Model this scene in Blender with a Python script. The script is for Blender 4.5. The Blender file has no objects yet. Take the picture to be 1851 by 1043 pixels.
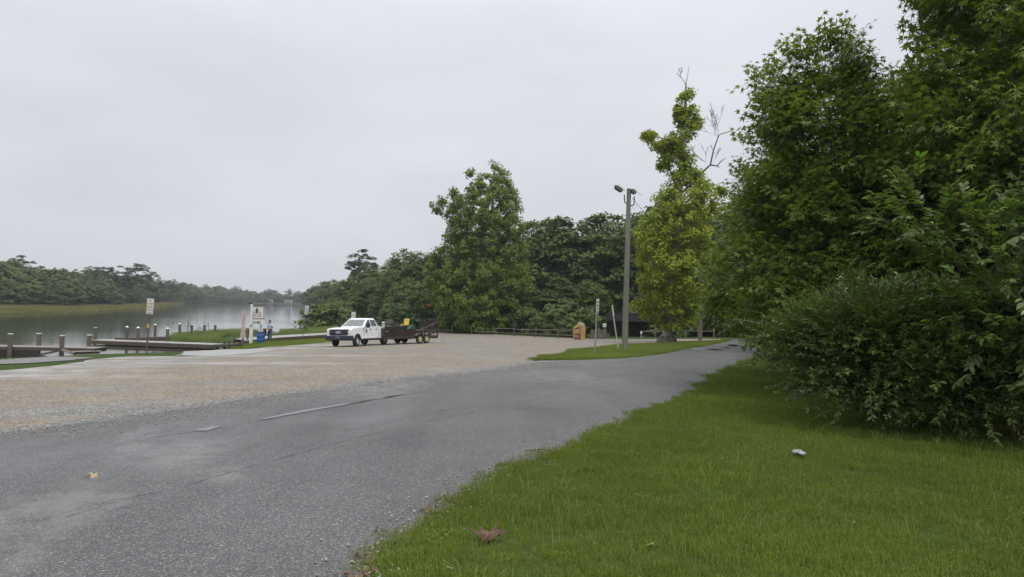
import bpy, bmesh, math, random
import numpy as np
from mathutils import Vector, Matrix, Euler, noise as mnoise
from mathutils.geometry import delaunay_2d_cdt

random.seed(7)
RNG = np.random.default_rng(7)
SC = bpy.context.scene
COL = SC.collection
R = math.radians

# ------------------------------------------------------------------ camera
CAM_Z = 4.4            # water level is z = 0; the ground under the camera is 2.85
LENS = 24.0
HAZE = 0.00032
PITCH, ROLL = 1.4, 1.3
cd = bpy.data.cameras.new('camera')
cd.lens = LENS; cd.sensor_width = 36.0; cd.clip_start = 0.1; cd.clip_end = 6000
cam = bpy.data.objects.new('camera', cd); COL.objects.link(cam)
CAM_R = Matrix.Rotation(R(90 + PITCH), 3, 'X') @ Matrix.Rotation(R(ROLL), 3, 'Z')
cam.matrix_world = Matrix.Translation((0, 0, CAM_Z)) @ CAM_R.to_4x4()
SC.camera = cam

# ------------------------------------------------------------------ world and sun
SUN_EL, SUN_AZ = 58, 150
world = bpy.data.worlds.new("World"); SC.world = world; world.use_nodes = True
wn, wl = world.node_tree.nodes, world.node_tree.links
wn.clear()
w_out = wn.new('ShaderNodeOutputWorld'); w_bg = wn.new('ShaderNodeBackground')
w_bg.inputs[1].default_value = 0.1
w_sky = wn.new('ShaderNodeTexSky'); w_sky.sky_type = 'NISHITA'; w_sky.sun_disc = False
w_sky.sun_elevation = R(SUN_EL); w_sky.sun_rotation = R(SUN_AZ); w_sky.air_density = 1.0; w_sky.dust_density = 4
w_tc = wn.new('ShaderNodeTexCoord'); w_sep = wn.new('ShaderNodeSeparateXYZ')
wl.new(w_tc.outputs['Generated'], w_sep.inputs[0])
w_ramp = wn.new('ShaderNodeValToRGB')
e = w_ramp.color_ramp.elements
e[0].position = 0.0; e[0].color = (0.60, 0.615, 0.645, 1)
e[1].position = 1.0; e[1].color = (1.55, 1.57, 1.62, 1)
for p_, c_ in ((0.05, (0.575, 0.59, 0.625, 1)), (0.16, (0.575, 0.59, 0.63, 1)), (0.42, (0.66, 0.68, 0.73, 1))):
    k_ = e.new(p_); k_.color = c_
wl.new(w_sep.outputs['Z'], w_ramp.inputs[0])
w_map = wn.new('ShaderNodeMapping'); w_map.inputs['Scale'].default_value = (1.6, 1.6, 5.0)
wl.new(w_tc.outputs['Generated'], w_map.inputs[0])
w_no = wn.new('ShaderNodeTexNoise'); w_no.inputs['Scale'].default_value = 1.3; w_no.inputs['Detail'].default_value = 5
w_no.inputs['Roughness'].default_value = 0.5
wl.new(w_map.outputs[0], w_no.inputs['Vector'])
w_mr = wn.new('ShaderNodeMapRange'); w_mr.inputs[1].default_value = 0.3; w_mr.inputs[2].default_value = 0.7
w_mr.inputs[3].default_value = 8.6; w_mr.inputs[4].default_value = 10.2
wl.new(w_no.outputs[0], w_mr.inputs[0])
w_mul = wn.new('ShaderNodeVectorMath'); w_mul.operation = 'SCALE'
wl.new(w_ramp.outputs[0], w_mul.inputs[0]); wl.new(w_mr.outputs[0], w_mul.inputs['Scale'])
w_mix = wn.new('ShaderNodeMix'); w_mix.data_type = 'RGBA'; w_mix.inputs[0].default_value = 0.96
wl.new(w_sky.outputs[0], w_mix.inputs[6]); wl.new(w_mul.outputs[0], w_mix.inputs[7])
wl.new(w_mix.outputs[2], w_bg.inputs[0]); wl.new(w_bg.outputs[0], w_out.inputs[0])

sd = bpy.data.lights.new('sun', 'SUN'); sd.energy = 1.3; sd.angle = R(25); sd.color = (1.0, 0.97, 0.92)
sun = bpy.data.objects.new('sun', sd); COL.objects.link(sun)
sun.rotation_euler = (R(90 - SUN_EL), 0, R(180 - SUN_AZ)); sun.location = (0, 0, 60)

SC.view_settings.view_transform = 'Standard'; SC.view_settings.look = 'None'
SC.view_settings.exposure = 0.38; SC.view_settings.gamma = 1.0
SC.view_settings.use_curve_mapping = False
SC.cycles.volume_bounces = 0; SC.cycles.max_bounces = 10; SC.cycles.diffuse_bounces = 5
SC.cycles.transparent_max_bounces = 8; SC.cycles.glossy_bounces = 3; SC.cycles.transmission_bounces = 4
SC.cycles.volume_step_rate = 5.0

# ------------------------------------------------------------------ where things stand
FPX = LENS / 36 * 1851
def ray(u, v):
    return (CAM_R @ Vector(((u - 925.5) / FPX, -(v - 521.5) / FPX, -1))).normalized()
def wat(u, v, z=0.0):
    d = ray(u, v); t = (z - CAM_Z) / d.z
    return (d.x * t, d.y * t)
def far(u, v, Y):
    d = ray(u, v); t = Y / d.y
    return Vector((d.x * t, Y, CAM_Z + d.z * t))

def bk(u, v, z=1.0, f=1.008):
    x, y = wat(u, v, z); return (x * f, y * f)
RIVER = [(-900, -420), (-420, -60), (-180, 10), (-70, 38), bk(-60, 652), bk(20, 649), bk(100, 643.5), bk(190, 640.5), bk(300, 638.2), bk(335, 634.5, .92, 1.01),
         bk(385, 631, .85, 1.01), bk(412, 628.5, .85, 1.02), wat(404, 624.5), wat(330, 619.5), wat(296, 615), wat(322, 608), wat(430, 605), wat(505, 605), wat(548, 600),
         wat(560, 593), wat(608, 585), wat(626, 578), (-46, 190), (-67, 254), (-92, 340), (-130, 441), (-140, 510), (-110, 560), (60, 600),
         (260, 640), (260, 720), (-60, 730), (-200, 745), (-300, 725), (-338, 650), wat(333, 549.4), wat(262, 557), wat(205, 560.5), wat(140, 565.5), wat(60, 567), wat(0, 568), (-190, 145), (-420, 110), (-900, 60)]
RA = np.array(RIVER, float); RB = np.roll(RA, -1, axis=0)
def river_sd(X, Y):
    """distance to the bank, negative in the water"""
    X = np.asarray(X, float); Y = np.asarray(Y, float); sh = X.shape
    P = np.stack([X.ravel(), Y.ravel()], 1)
    best = np.full(len(P), 1e9); ins = np.zeros(len(P), bool)
    for a, b in zip(RA, RB):
        ab = b - a; t = np.clip(((P - a) @ ab) / (ab @ ab), 0, 1)
        best = np.minimum(best, np.hypot(*(P - a - t[:, None] * ab).T))
        c = (a[1] > P[:, 1]) != (b[1] > P[:, 1])
        with np.errstate(divide='ignore', invalid='ignore'):
            xi = (b[0] - a[0]) * (P[:, 1] - a[1]) / (b[1] - a[1]) + a[0]
        ins ^= c & (P[:, 0] < xi)
    return np.where(ins, -best, best).reshape(sh)
def smax(a, b, k): 
    h = np.clip(0.5 + 0.5 * (a - b) / k, 0, 1); return b * (1 - h) + a * h + k * h * (1 - h)
def smin(a, b, k): return -smax(-a, -b, k)
def land(X, Y):
    z = 2.85 - 0.026 * Y + 0.028 * X
    z = smin(z, 3.6, 0.8); z = smax(z, 0.62, 0.5)
    return z
def height(X, Y):
    X = np.asarray(X, float); Y = np.asarray(Y, float)
    d = river_sd(X, Y)
    k = np.where(X < -95, 0.03, np.where((Y > 57) & (X < -23), 0.07, 0.42))
    up = smin(land(X, Y), 0.04 + np.maximum(d, 0) * k, 0.3)
    up = up + np.clip((np.hypot(X, Y) - 500) / 400, 0, 3) * np.clip(d / 60, 0, 1) * 1.5
    return np.where(d > 0, up, np.maximum(-1.6, 0.25 * d + 0.0))
def gz(x, y): return float(height(np.array([x]), np.array([y]))[0])
def at(u, v):
    d = ray(u, v); o = Vector((0, 0, CAM_Z))
    ts = np.geomspace(1.5, 1500, 900)
    zz = CAM_Z + d.z * ts - height(d.x * ts, d.y * ts) - 0.05      # the paved surface lies 5 cm up
    i = int(np.argmax(zz < 0))
    if zz[i] >= 0: raise ValueError('no ground at %s %s' % (u, v))
    f = zz[i - 1] / (zz[i - 1] - zz[i]); t = ts[i - 1] + f * (ts[i] - ts[i - 1])
    return (d.x * t, d.y * t)

# ------------------------------------------------------------------ materials
MATS = {}
def nodes_of(name):
    m = bpy.data.materials.new(name); m.use_nodes = True
    nt = m.node_tree; return m, nt.nodes, nt.links, nt.nodes['Principled BSDF']
def ramp(n, stops):
    r = n.new('ShaderNodeValToRGB'); el = r.color_ramp.elements
    while len(el) > 1: el.remove(el[-1])
    el[0].position = stops[0][0]; el[0].color = (*stops[0][1], 1)
    for p, c in stops[1:]:
        k = el.new(p); k.color = (*c, 1)
    return r
def noise(n, l, scale, detail=4, rough=0.55, vec=None, dist=0.0):
    t = n.new('ShaderNodeTexNoise'); t.inputs['Scale'].default_value = scale
    t.inputs['Detail'].default_value = detail; t.inputs['Roughness'].default_value = rough
    t.inputs['Distortion'].default_value = dist
    if vec is not None: l.new(vec, t.inputs['Vector'])
    return t
def objco(n, l, scale=(1, 1, 1), kind='Object', rot=(0, 0, 0)):
    tc = n.new('ShaderNodeTexCoord'); mp = n.new('ShaderNodeMapping')
    mp.inputs['Scale'].default_value = scale; mp.inputs['Rotation'].default_value = rot
    l.new(tc.outputs[kind], mp.inputs[0]); return mp.outputs[0]
def mixc(n, l, fac, a, b, mode='MIX'):
    m = n.new('ShaderNodeMix'); m.data_type = 'RGBA'; m.blend_type = mode
    for i, v in ((0, fac), (6, a), (7, b)):
        if hasattr(v, 'links') or hasattr(v, 'is_output'): l.new(v, m.inputs[i])
        elif i == 0: m.inputs[0].default_value = v
        else: m.inputs[i].default_value = (*v, 1)
    return m.outputs[2]
def maprange(n, l, v, a, b, c=0.0, d=1.0):
    m = n.new('ShaderNodeMapRange'); l.new(v, m.inputs[0])
    for i, x in zip((1, 2, 3, 4), (a, b, c, d)): m.inputs[i].default_value = x
    return m.outputs[0]
def bump(n, l, h, bs, strength=0.3, dist=0.02):
    b = n.new('ShaderNodeBump'); b.inputs['Strength'].default_value = strength; b.inputs['Distance'].default_value = dist
    l.new(h, b.inputs['Height']); l.new(b.outputs[0], bs.inputs['Normal']); return b
def mat(name, col, rough=0.6, metal=0.0, var=0.25, scale=6.0, bmp=0.15, stretch=(1, 1, 1), spec=0.5, coat=0.0):
    """a plain surface with grain: two tones of one colour, rough patches, fine relief"""
    if name in MATS: return MATS[name]
    m, n, l, b = nodes_of(name)
    co = objco(n, l, stretch)
    t = noise(n, l, scale, 6, 0.6, co); t2 = noise(n, l, scale * 7, 3, 0.6, co)
    c = Vector(col)
    r = ramp(n, [(0.3, tuple(c * (1 - var))), (0.7, tuple(c * (1 + var * 0.6)))])
    mm = n.new('ShaderNodeMath'); mm.operation = 'MULTIPLY_ADD'; mm.inputs[1].default_value = 0.6
    l.new(t.outputs[0], mm.inputs[0])
    m2 = n.new('ShaderNodeMath'); m2.operation = 'MULTIPLY'; m2.inputs[1].default_value = 0.4
    l.new(t2.outputs[0], m2.inputs[0]); l.new(m2.outputs[0], mm.inputs[2])
    l.new(mm.outputs[0], r.inputs[0]); l.new(r.outputs[0], b.inputs['Base Color'])
    l.new(maprange(n, l, t.outputs[0], 0.2, 0.8, rough * 0.85, min(1, rough * 1.15)), b.inputs['Roughness'])
    b.inputs['Metallic'].default_value = metal; b.inputs['Specular IOR Level'].default_value = spec
    b.inputs['Coat Weight'].default_value = coat; b.inputs['Coat Roughness'].default_value = 0.08
    if bmp: bump(n, l, t2.outputs[0], b, bmp, 0.01)
    MATS[name] = m; return m
def leafmat(name, dark, light, other=None, other_amt=0.0, trans=0.3, rough=0.5, big=0.4, back=(1.25, 1.3, 0.8)):
    if name in MATS: return MATS[name]
    m, n, l, b = nodes_of(name)
    g = n.new('ShaderNodeNewGeometry')
    t = noise(n, l, big, 3, 0.5, g.outputs['Position'])
    a = n.new('ShaderNodeMath'); a.operation = 'MULTIPLY_ADD'; a.inputs[1].default_value = 0.55
    l.new(g.outputs['Random Per Island'], a.inputs[0])
    k = maprange(n, l, t.outputs[0], 0.35, 0.65, 0.0, 0.45); l.new(k, a.inputs[2])
    r = ramp(n, [(0.1, dark), (0.9, light)]); l.new(a.outputs[0], r.inputs[0])
    c = r.outputs[0]
    if other is not None:
        w = n.new('ShaderNodeTexWhiteNoise'); w.noise_dimensions = '1D'; l.new(g.outputs['Random Per Island'], w.inputs['W'])
        f = maprange(n, l, w.outputs[0], 1 - other_amt, 1 - other_amt + 0.001, 0, 1)
        c = mixc(n, l, f, c, other)
    l.new(c, b.inputs['Base Color']); b.inputs['Roughness'].default_value = rough
    b.inputs['Specular IOR Level'].default_value = 0.35 if rough < .45 else 0.18
    tr = n.new('ShaderNodeBsdfTranslucent')
    l.new(mixc(n, l, 1.0, c, back, 'MULTIPLY'), tr.inputs[0])
    mx = n.new('ShaderNodeMixShader'); mx.inputs[0].default_value = trans
    l.new(b.outputs[0], mx.inputs[1]); l.new(tr.outputs[0], mx.inputs[2])
    l.new(mx.outputs[0], n['Material Output'].inputs[0])
    MATS[name] = m; return m

# ------------------------------------------------------------------ objects
def tag(o, label=None, cat=None, group=None, kind=None):
    if label: o['label'] = label
    if cat: o['category'] = cat
    if group: o['group'] = group
    if kind: o['kind'] = kind
    return o
def empty(name, loc=(0, 0, 0), rz=0.0, label=None, cat=None, group=None):
    o = bpy.data.objects.new(name, None); COL.objects.link(o)
    o.location = loc; o.rotation_euler = (0, 0, rz); o.empty_display_size = 0.3
    return tag(o, label, cat, group)
def link(name, me, m=None, parent=None, loc=None, rot=None):
    o = bpy.data.objects.new(name, me); COL.objects.link(o)
    if m is not None and not me.materials: me.materials.append(m)
    if parent is not None: o.parent = parent
    if loc is not None: o.location = loc
    if rot is not None: o.rotation_euler = rot
    return o
def children_of(o): return list(o.children)
def copy_tree(o, parent=None):
    c = o.copy(); COL.objects.link(c); c.parent = parent
    for ch in children_of(o): copy_tree(ch, c)
    return c
class MB:
    def __init__(s): s.v = []; s.f = []
    def add(s, vs, fs, M=None):
        k = len(s.v)
        for p in vs: s.v.append(tuple(M @ Vector(p)) if M is not None else tuple(p))
        for f in fs: s.f.append(tuple(i + k for i in f))
        return s
    def box(s, c, d, rot=(0, 0, 0), M=None):
        x, y, z = d[0] / 2, d[1] / 2, d[2] / 2
        T = Matrix.Translation(c) @ Euler(rot).to_matrix().to_4x4()
        if M is not None: T = M @ T
        vs = [(-x, -y, -z), (x, -y, -z), (x, y, -z), (-x, y, -z), (-x, -y, z), (x, -y, z), (x, y, z), (-x, y, z)]
        return s.add(vs, [(0, 3, 2, 1), (4, 5, 6, 7), (0, 1, 5, 4), (1, 2, 6, 5), (2, 3, 7, 6), (3, 0, 4, 7)], T)
    def bar(s, a, b, w, h=None):
        a = Vector(a); b = Vector(b); h = h or w; d = b - a
        q = d.to_track_quat('X', 'Z').to_matrix().to_4x4()
        T = Matrix.Translation((a + b) / 2) @ q
        x, y, z = d.length / 2, w / 2, h / 2
        vs = [(-x, -y, -z), (x, -y, -z), (x, y, -z), (-x, y, -z), (-x, -y, z), (x, -y, z), (x, y, z), (-x, y, z)]
        return s.add(vs, [(0, 3, 2, 1), (4, 5, 6, 7), (0, 1, 5, 4), (1, 2, 6, 5), (2, 3, 7, 6), (3, 0, 4, 7)], T)
    def tube(s, pts, rad, sides=8, cap=True):
        pts = [Vector(p) for p in pts]
        if not hasattr(rad, '__len__'): rad = [rad] * len(pts)
        k0 = len(s.v); n = len(pts); ref = None
        for i, p in enumerate(pts):
            t = (pts[min(i + 1, n - 1)] - pts[max(i - 1, 0)]).normalized()
            if ref is None: ref = Vector((1, 0, 0)) if abs(t.x) < 0.8 else Vector((0, 1, 0))
            u = t.cross(ref).normalized(); w = u.cross(t).normalized(); ref = w
            for j in range(sides):
                a = 2 * math.pi * j / sides
                s.v.append(tuple(p + (u * math.sin(a) + w * math.cos(a)) * rad[i]))
        for i in range(n - 1):
            for j in range(sides):
                a = k0 + i * sides + j; b = k0 + i * sides + (j + 1) % sides
                s.f.append((a, a + sides, b + sides, b))
        if cap:
            s.f.append(tuple(k0 + j for j in range(sides)))
            s.f.append(tuple(k0 + (n - 1) * sides + j for j in reversed(range(sides))))
        return s
    def prism(s, outline, y0, y1, M=None, axis='y'):
        """outline in x-z, extruded along y"""
        n = len(outline)
        vs = [(x, y0, z) for x, z in outline] + [(x, y1, z) for x, z in outline]
        fs = [tuple(range(n)), tuple(reversed(range(n, 2 * n)))] + [(i, i + n, (i + 1) % n + n, (i + 1) % n) for i in range(n)]
        return s.add(vs, fs, M)
    def lathe(s, prof, sides=24, M=None):
        """prof: (r, h) round the local y axis"""
        k = len(prof); vs = []; fs = []
        for j in range(sides):
            a = 2 * math.pi * j / sides
            for r, h in prof: vs.append((r * math.cos(a), h, r * math.sin(a)))
        for j in range(sides):
            for i in range(k - 1):
                a = j * k + i; b = ((j + 1) % sides) * k + i
                fs.append((a, a + 1, b + 1, b))
        return s.add(vs, fs, M)
    def mesh(s, name, smooth=None):
        me = bpy.data.meshes.new(name); me.from_pydata(s.v, [], s.f); 
        bm = bmesh.new(); bm.from_mesh(me); bmesh.ops.recalc_face_normals(bm, faces=bm.faces); bm.to_mesh(me); bm.free()
        if smooth is not None:
            me.shade_smooth(); me.set_sharp_from_angle(angle=R(smooth))
        me.update(); return me
    def build(s, name, m, parent=None, smooth=None, bevel=0.0, seg=2, loc=None, rot=None):
        o = link(name, s.mesh(name, smooth), m, parent, loc, rot)
        if bevel:
            b = o.modifiers.new('bevel', 'BEVEL'); b.width = bevel; b.segments = seg; b.limit_method = 'ANGLE'; b.angle_limit = R(35)
            o.data.shade_smooth()
            b.harden_normals = False
            if smooth is None: o.data.set_sharp_from_angle(angle=R(50))
        return o
def text_mesh(name, lines, size, width, m, parent, M, gap=1.15, depth=0.003, align='CENTER'):
    """flat lettering in the local x-z plane facing -y, one mesh; each line (string, scale)"""
    V = []; Fc = []
    y = 0
    for ln in lines:
        st, sc = ln if isinstance(ln, tuple) else (ln, 1.0)
        cu = bpy.data.curves.new('t', 'FONT'); cu.body = st; cu.size = size * sc; cu.align_x = align; cu.resolution_u = 2
        cu.offset = size * sc * 0.012
        ob = bpy.data.objects.new('t', cu); COL.objects.link(ob)
        dg = bpy.context.evaluated_depsgraph_get(); me = bpy.data.meshes.new_from_object(ob.evaluated_get(dg))
        vs = np.array([v.co[:] for v in me.vertices]) if len(me.vertices) else np.zeros((0, 3))
        if len(vs):
            w = vs[:, 0].max() - vs[:, 0].min(); s_ = min(1.0, width / w)
            y -= size * sc * gap
            k = len(V)
            V += [(a[0] * s_, 0.0, a[1] + y) for a in vs]
            Fc += [tuple(i + k for i in p.vertices) for p in me.polygons]
        bpy.data.objects.remove(ob); bpy.data.meshes.remove(me); bpy.data.curves.remove(cu)
    tot = -y
    V = [tuple(M @ Vector((a[0], a[1], a[2] + tot / 2))) for a in V]
    me = bpy.data.meshes.new(name); me.from_pydata(V, [], Fc); me.update()
    return link(name, me, m, parent)

# ------------------------------------------------------------------ sheets of ground
def inside(poly, X, Y):
    P = np.array(poly); Q = np.roll(P, -1, axis=0); ins = np.zeros(X.shape, bool)
    for a, b in zip(P, Q):
        c = (a[1] > Y) != (b[1] > Y)
        with np.errstate(divide='ignore', invalid='ignore'):
            ins ^= c & (X < (b[0] - a[0]) * (Y - a[1]) / (b[1] - a[1]) + a[0])
    return ins
def ragged(poly, step=0.5, amp=0.08, seed=0.0, fr=1.3):
    out = []
    n = len(poly)
    for i in range(n):
        a = Vector((*poly[i], 0)); b = Vector((*poly[(i + 1) % n], 0)); L = (b - a).length
        st = max(step, 0.02 * a.length); k = max(1, int(L / st)); nn = Vector((-(b - a).y, (b - a).x, 0)).normalized()
        for j in range(k):
            p = a + (b - a) * (j / k)
            d = mnoise.noise(Vector((p.x * fr, p.y * fr, seed))) + 0.6 * mnoise.noise(Vector((p.x * fr * 3.1, p.y * fr * 3.1, seed + 5)))
            q = p + nn * amp * d
            out.append((q.x, q.y))
    return out
def sheet(name, poly, dz, m, grid=1.0, rag=None, zfun=None, kind='structure', parent=None):
    if rag: poly = ragged(poly, *rag)
    P = np.array(poly); x0, y0 = P.min(0); x1, y1 = P.max(0)
    gx, gy = np.meshgrid(np.arange(x0 + grid / 2, x1, grid), np.arange(y0 + grid / 2, y1, grid))
    k = inside(poly, gx, gy)
    pts = [Vector(p) for p in poly] + [Vector(p) for p in zip(gx[k], gy[k])]
    ed = [(i, (i + 1) % len(poly)) for i in range(len(poly))]
    vs, es, fs, *_ = delaunay_2d_cdt(pts, ed, [], 1, 1e-4)
    V = np.array([v[:] for v in vs]); zf = zfun or height
    Z = zf(V[:, 0], V[:, 1]) + dz
    me = bpy.data.meshes.new(name)
    ff = []
    for f in fs:
        a, b, c = (vs[i] for i in f[:3])
        ff.append(f if (b - a).cross(c - a) > 0 else tuple(reversed(f)))
    me.from_pydata([(float(a), float(b), float(c)) for a, b, c in zip(V[:, 0], V[:, 1], Z)], [], ff)
    me.shade_smooth(); me.update()
    o = link(name, me, m, parent); o['kind'] = kind
    return o

# ------------------------------------------------------------------ foliage
def rots_from(nrm, spin, rng=RNG):
    """rotation matrices whose third column is nrm"""
    n = nrm / (np.linalg.norm(nrm, axis=1, keepdims=True) + 1e-9)
    ref = np.where(np.abs(n[:, 2:3]) < 0.9, np.array([[0, 0, 1.0]]), np.array([[1.0, 0, 0]]))
    u = np.cross(ref, n); u /= np.linalg.norm(u, axis=1, keepdims=True); w = np.cross(n, u)
    c, s = np.cos(spin)[:, None], np.sin(spin)[:, None]
    return np.stack([u * c + w * s, -u * s + w * c, n], axis=2)
def rots_dir(fwd, up, roll):
    """rotation matrices whose second column (y) is fwd and whose third is near up"""
    f = fwd / (np.linalg.norm(fwd, axis=1, keepdims=True) + 1e-9)
    x = np.cross(f, up); x /= (np.linalg.norm(x, axis=1, keepdims=True) + 1e-9); z = np.cross(x, f)
    c, s = np.cos(roll)[:, None], np.sin(roll)[:, None]
    return np.stack([x * c + z * s, f, -x * s + z * c], axis=2)
STAR_A = [(-90, .16), (-18, .86), (4, .40), (38, 1.0), (63, .42), (90, 1.12), (117, .42), (142, 1.0), (176, .40), (198, .86)]
T_STAR = np.array([(r * math.cos(R(a)), r * math.sin(R(a)) + .35, -0.22 * r * r + (0.10 if r < .5 else 0)) for a, r in STAR_A]) * 0.62
T_MAPLE = np.array([(-.1, 0, 0), (-.55, .25, -.1), (-.35, .65, -.05), (0, 1.0, -.15), (.35, .62, -.05), (.55, .25, -.1)])
T_LANCE = np.array([(0, 0, 0), (.17, .3, .05), (.19, .55, .03), (0, 1.0, -.14), (-.19, .55, .03), (-.17, .3, .05)])
T_DIA = np.array([(0, 0, 0), (.27, .5, .04), (0, 1, -.06), (-.27, .5, .04)])
T_BLOB = np.array([(-.5, -.3, 0), (.1, -.52, .08), (.55, -.05, -.05), (.2, .5, .06), (-.42, .35, -.04)])
def leaves_mesh(name, tmpl, P, Rm, S, extra=None):
    k = len(tmpl); n = len(P)
    V = P[:, None, :] + S[:, None, None] * np.einsum('nij,kj->nki', Rm, tmpl)
    V = V.reshape(-1, 3); idx = np.arange(n * k, dtype=np.int32)
    starts = np.arange(n, dtype=np.int32) * k
    if extra is not None:
        EV, EF = extra          # quads
        idx = np.concatenate([idx, (EF + len(V)).ravel().astype(np.int32)])
        starts = np.concatenate([starts, n * k + np.arange(len(EF), dtype=np.int32) * 4]); V = np.concatenate([V, EV])
    me = bpy.data.meshes.new(name)
    me.vertices.add(len(V)); me.vertices.foreach_set('co', V.astype(np.float32).ravel())
    me.loops.add(len(idx)); me.loops.foreach_set('vertex_index', idx)
    me.polygons.add(len(starts)); me.polygons.foreach_set('loop_start', starts)
    me.update(calc_edges=True); me.validate()
    return me
def unit(n, rng=RNG):
    v = rng.normal(size=(n, 3)); return v / np.linalg.norm(v, axis=1, keepdims=True)
def wob(z, a, seed):
    return (np.sin(a * 2 + seed * 1.7 + z * 1.1) * .35 + np.sin(a * 3 - seed + z * 2.3) * .3 + np.sin(a * 5 + seed * 2.9 - z * 3.7) * .2 + np.sin(z * 5.1 + a + seed) * .3)
def profile_centres(prof, n, rng, shell=0.55, seed=1.0, rough=0.22, freq=1.0):
    """points in a crown given by (z, r, dx, dy) rows; returns centres and outward directions"""
    pr = np.array([tuple(p) + (0,) * (4 - len(p)) for p in prof], float); pr = pr[np.argsort(pr[:, 0])]
    zs = np.linspace(pr[0, 0], pr[-1, 0], 400); rs = np.interp(zs, pr[:, 0], pr[:, 1])
    cdf = np.cumsum(rs ** 1.25 + 1e-3); cdf /= cdf[-1]
    z = np.interp(rng.random(n), cdf, zs); a = rng.random(n) * 2 * np.pi
    r = np.interp(z, pr[:, 0], pr[:, 1]); q = 1 - shell * rng.random(n) ** 1.6
    r = r * q * (1 + rough * wob(z * freq, a, seed))
    dx = np.interp(z, pr[:, 0], pr[:, 2]); dy = np.interp(z, pr[:, 0], pr[:, 3])
    c = np.stack([dx + r * np.cos(a), dy + r * np.sin(a), z], 1)
    slope = -np.gradient(rs, zs); sl = np.clip(np.interp(z, zs, slope), -0.6, 3)
    o = np.stack([np.cos(a), np.sin(a), sl * 0.7], 1); o /= np.linalg.norm(o, axis=1, keepdims=True)
    return c, o
def clump_leaves(c, o, per, rc, size, rng, flat=0.45, droop=0.25, up=0.8, jit=0.7):
    n = len(c); N = n * per
    C = np.repeat(c, per, 0); O = np.repeat(o, per, 0)
    RC = np.repeat(rc * rng.uniform(.6, 1.3, n), per)[:, None]
    d = unit(N, rng) * (rng.random((N, 1)) ** 0.45)
    P = C + d * RC * np.array([1, 1, flat]); h = np.hypot(d[:, 0], d[:, 1])
    P[:, 2] -= droop * h * h * RC[:, 0]
    nr = np.array([0, 0, up]) + O * 0.5 + unit(N, rng) * jit + d * .3
    return P, rots_from(nr, rng.random(N) * 6.28), size * rng.uniform(.65, 1.35, N)
def trunk_mb(pts, radii, limbs, sides=10):
    mb = MB(); mb.tube(pts, radii, sides)
    for p, r in limbs: mb.tube(p, r, 6)
    return mb
def instancer(name, protos, P, rz, S, label=None, cat=None, kind='stuff', tilt=0.0, parent=None):
    """one object whose points carry copies of the prototypes (geometry nodes)"""
    me = bpy.data.meshes.new(name); me.vertices.add(len(P)); me.vertices.foreach_set('co', np.asarray(P, np.float32).ravel())
    rot = np.stack([RNG.normal(0, tilt, len(P)), RNG.normal(0, tilt, len(P)), rz], 1).astype(np.float32)
    a = me.attributes.new('rot', 'FLOAT_VECTOR', 'POINT'); a.data.foreach_set('vector', rot.ravel())
    a = me.attributes.new('scl', 'FLOAT', 'POINT'); a.data.foreach_set('value', np.asarray(S, np.float32))
    a = me.attributes.new('idx', 'INT', 'POINT'); a.data.foreach_set('value', RNG.integers(0, len(protos), len(P)).astype(np.int32))
    o = link(name, me, None, parent)
    ng = bpy.data.node_groups.new(name, 'GeometryNodeTree')
    ng.interface.new_socket('Geometry', in_out='INPUT', socket_type='NodeSocketGeometry')
    ng.interface.new_socket('Geometry', in_out='OUTPUT', socket_type='NodeSocketGeometry')
    n, l = ng.nodes, ng.links
    gi, go = n.new('NodeGroupInput'), n.new('NodeGroupOutput')
    iop = n.new('GeometryNodeInstanceOnPoints'); j = n.new('GeometryNodeJoinGeometry')
    for pr in reversed(protos):
        oi = n.new('GeometryNodeObjectInfo'); oi.inputs['Object'].default_value = pr; oi.inputs['As Instance'].default_value = True
        l.new(oi.outputs['Geometry'], j.inputs[0])
    def attr(nm, t):
        k = n.new('GeometryNodeInputNamedAttribute'); k.data_type = t; k.inputs[0].default_value = nm; return k.outputs[0]
    l.new(gi.outputs[0], iop.inputs['Points']); l.new(j.outputs[0], iop.inputs['Instance'])
    iop.inputs['Pick Instance'].default_value = True
    l.new(attr('idx', 'INT'), iop.inputs['Instance Index']); l.new(attr('rot', 'FLOAT_VECTOR'), iop.inputs['Rotation'])
    l.new(attr('scl', 'FLOAT'), iop.inputs['Scale']); l.new(iop.outputs[0], go.inputs[0])
    md = o.modifiers.new('scatter', 'NODES'); md.node_group = ng
    return tag(o, label, cat, None, kind)
def hidden(name, me, m):
    """a prototype that is not in the scene"""
    if m is not None: me.materials.append(m)
    return bpy.data.objects.new(name, me)
# ================================================================== ground, river, road

def spots(n, l, lst, co, thr=(.38, .58), nscale=2.2, rz=24 + 90):
    """soft-edged patches: (u, v, long half-axis, short half-axis)"""
    gc = n.new('ShaderNodeNewGeometry'); acc = None
    for (u_, v_, sx, sy) in lst:
        x, y = at(u_, v_)
        mp = n.new('ShaderNodeMapping'); mp.vector_type = 'TEXTURE'; mp.inputs['Location'].default_value = (x, y, 0)
        mp.inputs['Rotation'].default_value = (0, 0, R(rz)); mp.inputs['Scale'].default_value = (sx, sy, 1000)
        l.new(gc.outputs['Position'], mp.inputs[0])
        ln = n.new('ShaderNodeVectorMath'); ln.operation = 'LENGTH'; l.new(mp.outputs[0], ln.inputs[0])
        q = maprange(n, l, ln.outputs['Value'], 1.25, .2)
        if acc is None: acc = q
        else:
            mx = n.new('ShaderNodeMath'); mx.operation = 'MAXIMUM'; l.new(acc, mx.inputs[0]); l.new(q, mx.inputs[1]); acc = mx.outputs[0]
    br = noise(n, l, nscale, 6, .7, co)
    m6 = n.new('ShaderNodeMath'); m6.operation = 'MULTIPLY'; l.new(acc, m6.inputs[0]); l.new(maprange(n, l, br.outputs[0], *thr), m6.inputs[1])
    return m6.outputs[0]
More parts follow.
